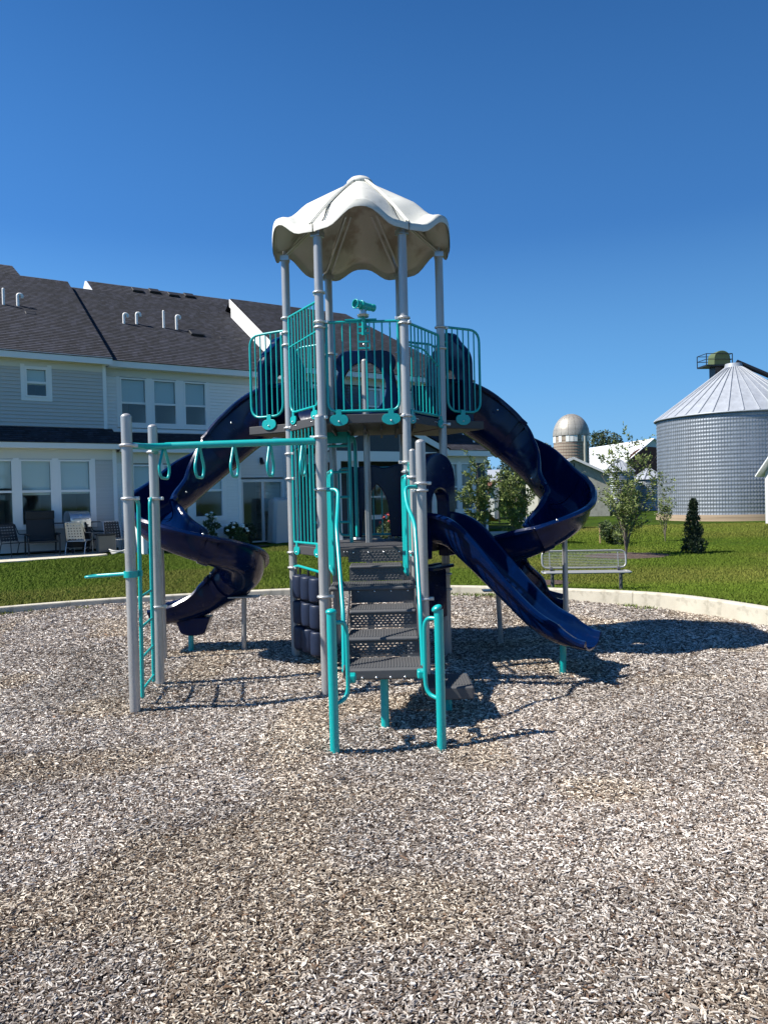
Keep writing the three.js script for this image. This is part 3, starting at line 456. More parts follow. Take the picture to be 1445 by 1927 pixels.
// stairs
{
  const st = part('stairs', PS, 'charcoal stairs with perforated risers'), x0 = -0.135, x1 = 0.405;
  const tread = (name, xa, xb, y, zf, zb, th = 0.06, lab) => {
    const t = mesh(name, rbox(xb - xa, th, zf - zb, (xa + xb) / 2, y - th / 2, (zf + zb) / 2, 0.014), M.step, st); if (lab) t.userData.label = lab;
    const g = [], n = Math.round((xb - xa) / 0.021); for (let i = 1; i < n; i++) g.push(box(0.009, 0.005, (zf - zb) * 0.74, lerp(xa, xb, i / n), y + 0.0015, (zf + zb) / 2)); mesh('grip_ridges', g, M.step, t); return t;
  };
  const riser = (xa, xb, y0, y1, z, solid) => {
    const s = new THREE.Shape([new THREE.Vector2(xa, y0), new THREE.Vector2(xb, y0), new THREE.Vector2(xb, y1), new THREE.Vector2(xa, y1)]);
    if (!solid) { const rows = 5, cols = 14; for (let j = 0; j < rows; j++) for (let i = 0; i < cols; i++) { const h = new THREE.Path(), cx = lerp(xa + 0.03, xb - 0.045, (i + (j % 2) * 0.5) / (cols - 0.5)), cy = lerp(y0 + 0.018, y1 - 0.018, j / (rows - 1)); h.absellipse(cx, cy, 0.0115, 0.006, 0, Math.PI * 2, true); s.holes.push(h); } }
    if (solid === 2) { const em = [], rows = 4, cols = 13; for (let j = 0; j < rows; j++) for (let i = 0; i < cols; i++) em.push(new THREE.SphereGeometry(1, 6, 4).scale(0.0115, 0.006, 0.004).translate(lerp(xa + 0.03, xb - 0.045, (i + (j % 2) * 0.5) / (cols - 0.5)), lerp(y0 + 0.022, y1 - 0.022, j / (rows - 1)), z + 0.006)); mesh('embossing', em, M.step, st).userData.kind = 'stuff'; }
    return mesh('riser', new THREE.ExtrudeGeometry(s, { depth: 0.006, bevelEnabled: false, curveSegments: 5 }).translate(0, 0, z), M.step, st);
  };
  tread('tread', x0, x1 + 0.01, 0.452, 2.6, 2.19, 0.075); riser(x0, x1, 0.455, 0.57, 2.185);
  tread('tread', x0, x1, 0.6, 2.21, 1.8, 0.03); riser(x0, x1, 0.605, 0.72, 1.785);
  tread('tread', x0, x1, 0.748, 1.81, 1.41, 0.03); riser(x0, x1, 0.755, 0.865, 1.395, true);
  tread('landing', -0.325, 0.45, 0.895, 1.42, 0.96, 0.035); riser(x0 - 0.03, 0.33, 0.9, 1.015, 0.99, 2);
  tread('tread', x0 - 0.03, 0.32, 1.04, 1.01, 0.7, 0.03); riser(x0 - 0.05, 0.33, 1.05, 1.17, 0.715, 2);
  for (const [xs, y, z, xe] of [[x0 + 0.06, 0.852, 1.402, x1 - 0.05], [x0, 1.14, 0.724, 0.3], [x0 + 0.12, 0.395, 2.603, x1 - 0.12]]) boltsAt([0, 0.33, 0.66, 1].map((f) => V(lerp(xs, xe, f), y, z)), 0.01, st);
  for (const x of [x0 - 0.012, x1 + 0.012]) { // stringers
    const s = new THREE.Shape([[2.56, 0.39], [2.56, 0.44], [2.2, 0.59], [1.8, 0.74], [1.4, 0.88], [1.4, 0.8], [1.8, 0.66], [2.2, 0.51], [2.44, 0.38]].map(([z, y]) => new THREE.Vector2(-z, y)));
    mesh('stringer', extr(s, 0.008, 0.002, 2).rotateY(Math.PI / 2).translate(x - 0.004, 0, 0), M.step, st);
  }
  // small side step
  tread('side_step', 0.445, 0.79, 0.262, 2.4, 1.97, 0.095, 'low side step on its own teal leg'); mesh('step_leg', cyl(V(0.62, -0.1, 2.1), V(0.62, 0.18, 2.1), 0.032, 0.032, 16), M.teal, st);
  mesh('step_bracket', [box(0.012, 0.28, 0.3, 0.424, 0.32, 2.2)], M.step, st);
  mesh('stair_leg', cyl(V(0.136, -0.1, 2.455), V(0.136, 0.385, 2.455), 0.03, 0.03, 16), M.teal, st);
  // grab posts with loops
  for (const [x, z, s, top] of [[-0.197, 2.94, 1, 0.93], [0.511, 2.868, -1, 0.925]]) {
    const g = part('grab_post', st); mesh('shaft', cyl(V(x, -0.1, z), V(x, top - 0.02, z), 0.0315, 0.0315, 20), M.teal, g);
    mesh('knob', new THREE.SphereGeometry(0.036, 18, 12).scale(1.05, 0.62, 1.05).rotateZ(s > 0 ? 0 : 0.5).translate(x - (s < 0 ? 0.012 : 0), top - 0.014, z), M.teal, g);
    const lx = x + s * 0.095; mesh('grab_loop', sweep(roundPath([V(x, 0.84, z - 0.01), V(lx, 0.84, z - 0.07), V(lx, 0.33, z - 0.07), V(x, 0.3, z)], 0.09), 0.0145, 10), M.teal, g);
    mesh('bracket', [rbox(0.06, 0.06, 0.09, lx + s * 0.02, 0.43, z - 0.2, 0.015), cyl(V(lx, 0.43, z - 0.2), V(lx, 0.43, z - 0.07), 0.014, 0.014, 8)], M.teal, g);
  }
  // sloping handrails
  for (const [a, b] of [[[-0.31, 1.735, 1.52], [[-0.212, 1.735, 1.56], [-0.212, 1.6, 1.68], [-0.214, 1.43, 1.9], [-0.15, 0.8, 2.38], [-0.148, 0.42, 2.5]]], [[0.44, 1.74, 1.52], [[0.345, 1.745, 1.56], [0.352, 1.6, 1.68], [0.408, 1.44, 1.9], [0.412, 0.82, 2.38], [0.416, 0.44, 2.5]]]])
    mesh('handrail', sweep(roundPath([V(...a), ...b.map((p) => V(...p))], 0.07), 0.0165, 10), M.teal, st);
}
barrier([0.4, 0.69], [0.44, 0.9], 1.1, 1.97, 3, { label: 'narrow barrier on the right of the upper steps', in0: 0.05, in1: 0.0, corner: 0.05 });
barrier([0.34, 0.93], [0.36, 1.46], 0.98, 1.84, 5, { label: 'landing barrier on the right', in0: 0.03, in1: 0.06, corner: 0.06 });
barrier([-0.36, 0.74], [-0.27, 1.44], 1.0, 1.9, 5, { label: 'landing barrier on the left', in0: 0.03, in1: 0.03, corner: 0.06 });
// overhead ladder with triangular hand grips and its end ladder
{
  const o = part('overhead_ladder', PS, 'teal overhead beam with hanging triangle grips'), y = 2.15;
  mesh('beam', sweep(roundPath([V(-1.66, y - 0.01, 1.5), V(-0.4, y, 1.5)], 0), 0.03, 14), M.teal, o);
  for (const [x, z] of [[-1.851, 1.87], [-1.9, 1.1]]) mesh('fork', sweep(roundPath([V(x + 0.03, y - 0.03, z), V(-1.8, y - 0.02, lerp(z, 1.5, 0.75)), V(-1.6, y - 0.01, 1.5)], 0.12), 0.026, 12), M.teal, o);
  for (const x of [-1.68, -1.383, -1.087, -0.783, -0.507]) mesh('triangle_grip', sweep(roundPath([V(x - 0.004, y - 0.02, 1.5), V(x - 0.012, y - 0.2, 1.62), V(x, y - 0.285, 1.6), V(x, y - 0.285, 1.4), V(x + 0.012, y - 0.2, 1.38), V(x + 0.004, y - 0.02, 1.5)], [0, 0.05, 0.04, 0.04, 0.05, 0]), 0.0125, 8), M.teal, o);
  const e = part('end_ladder', PS, 'teal end ladder between two grey posts');
  for (const [x, z, pz] of [[-1.83, 1.74, 1.87], [-1.905, 1.2, 1.1]]) mesh('ladder_rail', sweep(roundPath([V(x - 0.02, 1.7, pz), V(x, 1.69, z), V(x - 0.015, 0.08, z)], 0.06), 0.0165, 10), M.teal, e);
  for (const yy of [0.13, 0.39, 0.64, 0.89]) mesh('rung', cyl(V(-1.845, yy, 1.74), V(-1.915, yy, 1.2), 0.012, 0.012, 8), M.teal, e);
  const h = part('side_handle', PS, 'flat teal loop handle sticking out of the near post');
  mesh('loop', sweep(roundPath([V(-1.86, 1.1, 1.9), V(-2.22, 1.085, 1.93), V(-2.2, 1.085, 1.8), V(-1.86, 1.105, 1.86)], [0, 0.05, 0.05, 0]), 0.0105, 8), M.teal, h); mesh('collar', [new THREE.CylinderGeometry(PR + 0.013, PR + 0.013, 0.05, 20).translate(-1.851, 1.1, 1.908), rbox(0.05, 0.05, 0.03, -1.8, 1.1, 1.86, 0.008)], M.teal, h);
}
// slides: moulded troughs swept along a path
function trough(path, i0, i1, half, depth, bank, th = 0.018) { // stations i0..i1 of path
  const pos = [], uv = [], idx = []; let rows = 0; const prof = (w, dl, dr) => {
    const out = [], inn = []; const N = 14;
    for (let k = 0; k <= N; k++) { const a = Math.PI + Math.PI * k / N, c = Math.cos(a), s = Math.sin(a), d = c < 0 ? dl : dr, e = Math.sign(c) * Math.abs(c) ** 0.8; out.push([e * w, d - d * Math.abs(s) ** 0.75]); inn.push([e * (w - th), d - (d - th) * Math.abs(s) ** 0.75]); }
    return [[-w - 0.045, dl - 0.035], ...out.map((p, k) => k === 0 ? [-w - 0.004, dl - 0.03] : k === N ? [w + 0.004, dr - 0.03] : p), [w + 0.045, dr - 0.035], [w + 0.052, dr - 0.008], [w + 0.03, dr + 0.016], [w, dr + 0.016], ...inn.reverse(), [-w, dl + 0.016], [-w - 0.03, dl + 0.016], [-w - 0.052, dl - 0.008]];
  };
  let n = 0, len = 0;
  for (let i = i0; i <= i1; i++) {
    const t = path[Math.min(i + 1, path.length - 1)].clone().sub(path[Math.max(i - 1, 0)]).normalize(), lat = V(0, 1, 0).cross(t).normalize().negate(), up = lat.clone().cross(t).normalize();
    const f = i / (path.length - 1), pr = prof(half(f), depth(f, -1), depth(f, 1)); n = pr.length; if (i > i0) len += path[i].distanceTo(path[i - 1]);
    const bk = bank(f); pr.forEach(([u, v], k) => { const p = path[i].clone().addScaledVector(lat, u).addScaledVector(up, v + u * bk); pos.push(p.x, p.y, p.z); uv.push(k / n * 1.2, len); }); rows++;
  }
  for (let i = 0; i < rows - 1; i++) for (let k = 0; k < n; k++) { const a = i * n + k, b = i * n + (k + 1) % n; idx.push(a, a + n, b, b, a + n, b + n); }
  for (const [row, flip] of [[0, 0], [rows - 1, 1]]) { const half_ = Math.floor(n / 2); for (let k = 0; k < half_ - 1; k++) { const a = row * n + k, b = row * n + k + 1, c = row * n + (n - 1 - k), d = row * n + (n - 2 - k); flip ? idx.push(a, c, b, b, c, d) : idx.push(a, b, c, b, d, c); } }
  const g = new THREE.BufferGeometry(); g.setAttribute('position', new THREE.Float32BufferAttribute(pos, 3)); g.setAttribute('uv', new THREE.Float32BufferAttribute(uv, 2)); g.setIndex(idx); g.computeVertexNormals(); return toCreasedNormals(g, 0.7);
}
for (const s of [-1, 1]) {
  const sl = part('spiral_slide', PS, s < 0 ? 'sunlit navy spiral slide behind the overhead ladder' : 'shaded navy spiral slide on the right');
  const ctl = [[0.64, 2.44, -0.37], [0.98, 2.42, -0.56], [1.25, 2.26, -0.66], [1.62, 1.95, -0.66], [s < 0 ? 1.97 : 1.9, 1.65, -0.5], [s < 0 ? 2.24 : 2.1, 1.4, -0.14], [s < 0 ? 2.1 : 2.0, 1.23, 0.22], [1.74, 1.07, 0.34], [1.41, 0.9, 0.1], [1.4, 0.68, -0.3], [1.68, 0.47, -0.55], [s < 0 ? 2.05 : 1.95, 0.33, -0.57], [s < 0 ? 2.44 : 2.12, 0.29, -0.54]].map(([x, y, z]) => V(s * x, y, z));
  const path = new THREE.CatmullRomCurve3(ctl, false, 'centripetal').getSpacedPoints(110);
  // outer wall of the turn stands higher; the outer side is lat > 0 for the right-hand slide
  const half = (f) => 0.25 - 0.015 * sstep(0.3, 0.5, f), depth = (f, side) => { const base = lerp(0.46, 0.285, sstep(0.15, 0.42, f)) * lerp(1, 0.68, sstep(0.86, 1, f)), outer = (side === -s) ? 1 : 0; return base + 0.08 * outer * sstep(0.22, 0.3, f) * (1 - sstep(0.4, 0.5, f)); };
  const cuts = [0, 22, 44, 66, 88, 110];
  for (let k = 0; k < 5; k++) { const m = mesh('slide_section', trough(path, cuts[k], cuts[k + 1], half, depth, () => 0), M.navy, sl); }
  for (const c of cuts.slice(1, 5)) { // bolted flange at each joint
    mesh('joint_flange', trough(path.slice(c - 1, c + 2).map((p) => p.clone().add(V(0, -0.016, 0))), 0, 2, () => half(c / 110) + 0.016, (f, sd) => depth(c / 110, sd) + 0.012, () => 0, 0.03), M.navy, sl);
  }
  const bolts = []; for (const c of cuts.slice(1, 5)) { const p = path[c], t = path[c + 1].clone().sub(path[c - 1]).normalize(), lat = V(0, 1, 0).cross(t).normalize(); for (const q of [-1, 1]) bolts.push(p.clone().addScaledVector(lat, q * 0.32).add(V(0, depth(c / 110, 0) + 0.02, 0))); } boltsAt(bolts, 0.012, sl);
  mesh('support_post', cyl(V(s * 1.435, -0.1, -0.472), V(s * 1.4, 0.6, -0.4), 0.028, 0.028, 14), M.post, sl);
  mesh('support_plate', rbox(0.34, 0.015, 0.16, s * 1.4, 0.605, -0.4, 0.005), M.post, sl);
  mesh('exit_leg', cyl(V(s * 2.03, -0.1, -0.5), V(s * 2.03, 0.34, -0.52), 0.03, 0.03, 14), M.teal, sl);
  const foot = new THREE.Shape(); foot.moveTo(-0.18, 0.16); foot.lineTo(-0.12, 0.02); foot.bezierCurveTo(-0.09, -0.02, 0.09, -0.02, 0.12, 0.02); foot.lineTo(0.18, 0.16); foot.closePath();
  mesh('exit_foot', extr(foot, 0.16, 0.02, 8).translate(s * 2.0, 0.2, -0.64), M.navy, sl);
  { const px = s < 0 ? 2.18 : 2.05; mesh('support_post', cyl(V(s * px, -0.1, -0.013), V(s * px, 1.3, -0.0), 0.028, 0.028, 14), M.post, sl); }
}
{ // short straight slide on the right of the lower deck
  const sl = part('straight_slide', PS, 'short navy slide running down to the right'), d = V(0.866, 0, 0.5), o = V(0.6, 0, 0.347);
  const ctl = [[0, 1.19], [0.2, 1.17], [0.42, 1.0], [0.8, 0.66], [1.1, 0.4], [1.32, 0.29], [1.48, 0.26], [1.62, 0.25]], path = new THREE.CatmullRomCurve3(ctl.map(([l, y]) => o.clone().addScaledVector(d, l).setY(y)), false, 'centripetal').getSpacedPoints(50);
  const half = (f) => 0.23 + 0.02 * sstep(0.75, 0.95, f), depth = (f) => lerp(0.3, 0.21, sstep(0.1, 0.6, f)) * lerp(1, 0.5, sstep(0.82, 1, f));
  mesh('slide_bed', trough(path, 0, 50, half, depth, () => 0), M.navy, sl);
  const tx = V(0.5, 0, -0.866); // hood at the top
  const h = new THREE.Shape(); h.moveTo(-0.34, -0.12); h.lineTo(-0.34, 0.6); h.bezierCurveTo(-0.34, 0.78, -0.24, 0.86, 0, 0.88); h.bezierCurveTo(0.24, 0.86, 0.34, 0.78, 0.34, 0.6); h.lineTo(0.34, -0.12); h.lineTo(0.22, -0.12); h.lineTo(0.2, 0.42); h.bezierCurveTo(0.18, 0.6, -0.18, 0.6, -0.2, 0.42); h.lineTo(-0.22, -0.12); h.closePath();
  mesh('slide_hood', basisGeo(extr(h, 0.1, 0.02, 12), V(0.6, MID, 0.347).addScaledVector(d, 0.03), V(0, 1, 0).cross(d), V(0, 1, 0), d), M.navy, sl);
  mesh('exit_leg', cyl(V(1.78, -0.1, 0.93), V(1.78, 0.29, 0.98), 0.03, 0.03, 14), M.teal, sl);
}
// ---------------------------------------------------------------- townhouses (local x runs along the facade, z comes out of it)
const HQ = V(-4.482, 0, -28.011), HT = 33.2 * Math.PI / 180, HD = V(Math.cos(HT), 0, -Math.sin(HT)), HN = V(Math.sin(HT), 0, Math.cos(HT));
const houseAt = (s, y, t) => HQ.clone().addScaledVector(HD, s).addScaledVector(HN, t).setY(y);
function house(label, s0) { const g = thing('townhouse', label, 'house', houseAt(s0, 0, 0).toArray(), HT, 'townhouses in a row'); g.userData.s0 = s0; return g; }
const sid = (g, s) => s - g.userData.s0;
function siding(g, s0, s1, y0, y1, t, holes, mat, course = 0.115) { // lapped boards, cut round the openings
  const sd = part('siding', g), n = Math.ceil((y1 - y0) / course);
  for (let i = 0; i < n; i++) {
    const a = y0 + i * course, b = Math.min(y1, a + course + 0.004), m = (a + Math.min(y1, a + course)) / 2; let runs = [[s0, s1]];
    for (const [h0, h1, v0, v1] of holes) if (m > v0 && m < v1) runs = runs.flatMap(([p, q]) => h1 <= p || h0 >= q ? [[p, q]] : [[p, Math.max(p, h0)], [Math.min(q, h1), q]].filter(([e, f]) => f - e > 0.01));
    for (const [p, q] of runs) { const x0 = sid(g, p), x1 = sid(g, q), u = i * 0.37; mesh('board', [quadGeo(V(x0, a, t + 0.03), V(x1, a, t + 0.03), V(x1, b, t + 0.002), V(x0, b, t + 0.002), [x0 / 4 + u, 0, x1 / 4 + u, 0, x1 / 4 + u, 0.12, x0 / 4 + u, 0.12]), quadGeo(V(x0, a, t), V(x1, a, t), V(x1, a, t + 0.03), V(x0, a, t + 0.03))], mat, sd); }
  }
  return sd;
}
function windowUnit(g, s0, s1, y0, y1, t, opt = {}) { // outer size of the white frame
  const w = part('window', g), a = sid(g, s0), b = sid(g, s1), f = opt.frame ?? 0.055, ym = lerp(y0, y1, opt.mid ?? 0.5);
  mesh('frame', [span(a, a + f, y0, y1, t - 0.06, t + 0.045), span(b - f, b, y0, y1, t - 0.06, t + 0.045), span(a + f, b - f, y1 - f, y1, t - 0.06, t + 0.045), span(a + f, b - f, y0, y0 + f, t - 0.06, t + 0.05)], M.white, w);
  mesh('meeting_rail', span(a + f, b - f, ym - 0.035, ym + 0.035, t - 0.05, t + 0.02), M.white, w);
  mesh('pane', span(a + f, b - f, ym + 0.035, y1 - f, t - 0.02, t - 0.016), M.pane, w); mesh('pane', span(a + f, b - f, y0 + f, ym - 0.035, t - 0.035, t - 0.031), M.pane, w);
  if (opt.blind !== 0) { const bl = [], yb = (opt.blind ?? ym) + 0.22 * (((s0 * 3.77 + 90) % 1) - 0.55), n = Math.round((y1 - f - yb) / 0.027), tilt = -0.25 - 0.5 * ((s0 * 7.31 + 50) % 1); for (let i = 0; i < n; i++) bl.push(box(b - a - 2 * f - 0.02, 0.026, 0.003, 0, 0, 0).rotateX(tilt).translate((a + b) / 2, yb + (i + 0.5) * 0.027, t - 0.09)); if (n > 0) mesh('blind', bl, M.blind, w).userData.kind = 'stuff'; }
  const dp = opt.deep ?? 2.4; mesh('room', [span(a - 0.04, b + 0.04, y0 - 0.2, y1 + 0.05, t - dp - 0.02, t - dp), span(a - 0.04, a, y0 - 0.2, y1 + 0.05, t - dp, t - 0.065), span(b, b + 0.04, y0 - 0.2, y1 + 0.05, t - dp, t - 0.065), span(a, b, y0 - 0.2, y0 - 0.16, t - dp, t - 0.065), span(a, b, y1 + 0.01, y1 + 0.05, t - dp, t - 0.065)], M.inside, w);
  return [s0, s1, y0, y1];
}
function trim(g, name, s0, s1, y0, y1, t0, t1, mat = M.white) { return mesh(name, span(sid(g, s0), sid(g, s1), y0, y1, t0, t1), mat, g); }
function roofSlope(g, e0, e1, r0, r1, name = 'roof', pitchCourse = 0.15) { // eave points e0 e1, ridge points r0 r1 as [s, y, t]
  const P = ([s, y, t]) => V(sid(g, s), y, t), A = P(e0), B = P(e1), C = P(r1), Dd = P(r0), len = A.distanceTo(Dd), n = Math.max(2, Math.round(len / pitchCourse)), geos = [];
  const nrm = B.clone().sub(A).cross(Dd.clone().sub(A)).normalize(); if (nrm.y < 0) nrm.negate();
  for (let i = 0; i < n; i++) {
    const f0 = i / n, f1 = Math.min(1, (i + 1.08) / n), a = A.clone().lerp(Dd, f0).addScaledVector(nrm, 0.03), b = B.clone().lerp(C, f0).addScaledVector(nrm, 0.03), c = B.clone().lerp(C, f1).addScaledVector(nrm, 0.014), d = A.clone().lerp(Dd, f1).addScaledVector(nrm, 0.014);
    const row = ((i * 7) % 16) / 16, u0 = a.x / 3.2 + i * 0.31, u1 = b.x / 3.2 + i * 0.31; geos.push(quadGeo(a, b, c, d, [u0, row + 0.004, u1, row + 0.004, u1, row + 0.0585, u0, row + 0.0585]));
    geos.push(quadGeo(a.clone().addScaledVector(nrm, -0.02), b.clone().addScaledVector(nrm, -0.02), b, a, [u0, row + 0.004, u1, row + 0.004, u1, row + 0.01, u0, row + 0.01]));
  }
  geos.push(quadGeo(A, B, C, Dd));
  return mesh(name, geos, M.shingle, g);
}
function pipe(g, s, y, t, top, bent) { const p = part('vent_pipe', g), x = sid(g, s); mesh('flashing', new THREE.CylinderGeometry(0.06, 0.11, 0.12, 12).translate(x, y + 0.04, t), M.black, p); mesh('tube', bent ? sweep(roundPath([V(x, y, t), V(x, top, t), V(x + 0.14, top, t), V(x + 0.14, top - 0.1, t)], 0.07), 0.05, 10) : sweep([V(x, y, t), V(x, top, t)], 0.045, 10), M.pvc, p); }
function roofVent(g, s, y, t, k = 1) { mesh('roof_vent', [rbox(0.34 * k, 0.13 * k, 0.3 * k, 0, 0.07 * k, 0, 0.03).rotateX(0.56).translate(sid(g, s), y + 0.02, t)], M.black, g); }

// -- unit on the left
{
  const g = house('grey-blue townhouse with patio, leftmost of the row', -8), pl = (t) => 6.79 - 0.63 * t;
  mesh('wall', [span(sid(g, -16), sid(g, -5.75), 0, 6.3, -12, -2.7)], M.sidingBlue, g);
  const w1 = windowUnit(g, -8.15, -7.5, 5.06, 5.98, 0.6, { blind: 5.52 });
  trim(g, 'window_trim', -8.27, -8.15, 4.95, 6.08, 0.55, 0.632); trim(g, 'window_trim', -7.5, -7.38, 4.95, 6.08, 0.55, 0.632); trim(g, 'window_trim', -8.15, -7.5, 4.95, 5.06, 0.55, 0.632); trim(g, 'window_trim', -8.15, -7.5, 5.98, 6.02, 0.55, 0.632);
  siding(g, -16, -5.85, 4.05, 5.98, 0.6, [[-8.27, -7.38, 4.95, 6.1]], M.sidingBlue);
  trim(g, 'frieze_board', -16, -5.85, 5.98, 6.25, 0.5, 0.622, M.frieze); trim(g, 'corner_board', -5.85, -5.74, 3.7, 6.25, -0.1, 0.635);
  trim(g, 'wall_side', -5.86, -5.78, 0, 6.25, -2.7, 0.58, M.sidingBlue);
  trim(g, 'soffit', -16, -5.62, 6.24, 6.27, 0.4, 0.95); trim(g, 'fascia', -16, -5.6, 6.19, 6.42, 0.93, 0.975);
  roofSlope(g, [-16, pl(0.98) + 0.2, 0.98], [-5.6, pl(0.98) + 0.2, 0.98], [-16, 10.6, -5.85], [-5.6, 10.6, -5.85]);
  roofSlope(g, [-16, 10.6, -5.85], [-7.32, 10.6, -5.85], [-16, 11.25, -6.95], [-7.45, 11.25, -6.95], 'roof', 0.2);
  roofSlope(g, [-5.6, 6.4, -13], [-16, 6.4, -13], [-5.6, 10.6, -5.85], [-16, 10.6, -5.85], 'roof', 0.4);
  const rk = new THREE.Shape([[-0.96, 6.36], [5.85, 10.6], [5.85, 10.42], [-0.96, 6.18]].map(([a, b]) => new THREE.Vector2(a, b))); mesh('rake_board', extr(rk, 0.03, 0, 2).rotateY(Math.PI / 2).translate(sid(g, -5.64), 0, 0), M.white, g);
  const gable = new THREE.Shape([[-0.6, 6.2], [-0.6, 6.4], [5.85, 10.45], [12, 6.4], [12, 6.2]].map(([a, b]) => new THREE.Vector2(a, b))); mesh('gable', extr(gable, 0.05, 0, 2).rotateY(Math.PI / 2).translate(sid(g, -5.8), 0, 0), M.sidingBlue, g);
  pipe(g, -8.29, 8.42, -2.64, 9.16, false); pipe(g, -7.84, 8.46, -2.68, 9.06, true); roofVent(g, -7.53, 8.2, -2.18);
  // sunroom
  const ws = [[-9.55, -8.64], [-8.48, -7.57], [-7.39, -6.44]].map(([a, b]) => windowUnit(g, a, b, 1.08, 3.09, 1.3, { blind: 2.13, mid: 0.52 }));
  trim(g, 'wall_side', -5.8, -5.72, 0, 3.42, 0.5, 1.29, M.sidingBlue);
  siding(g, -16, -5.76, 0.3, 3.1, 1.3, [[-9.7, -6.33, 0.98, 3.15]], M.sidingBlue);
  for (const [a, b] of [[-8.64, -8.48], [-7.57, -7.39], [-6.44, -6.32], [-9.67, -9.55]]) trim(g, 'mullion_board', a, b, 0.98, 3.13, 1.2, 1.33);
  trim(g, 'sill_board', -9.67, -6.32, 0.98, 1.08, 1.2, 1.345); trim(g, 'frieze_board', -16, -5.76, 3.1, 3.44, 1.2, 1.322, M.frieze); trim(g, 'corner_board', -5.78, -5.66, 0.3, 3.44, 1.18, 1.335);
  trim(g, 'fascia', -16, -5.62, 3.42, 3.6, 1.58, 1.63); trim(g, 'soffit', -16, -5.62, 3.42, 3.44, 1.25, 1.58);
  roofSlope(g, [-16, 3.58, 1.64], [-5.6, 3.58, 1.64], [-16, 4.14, 0.6], [-5.6, 4.14, 0.6]); trim(g, 'roof_end', -5.63, -5.6, 3.5, 3.6, 0.6, 1.6, M.white);
}
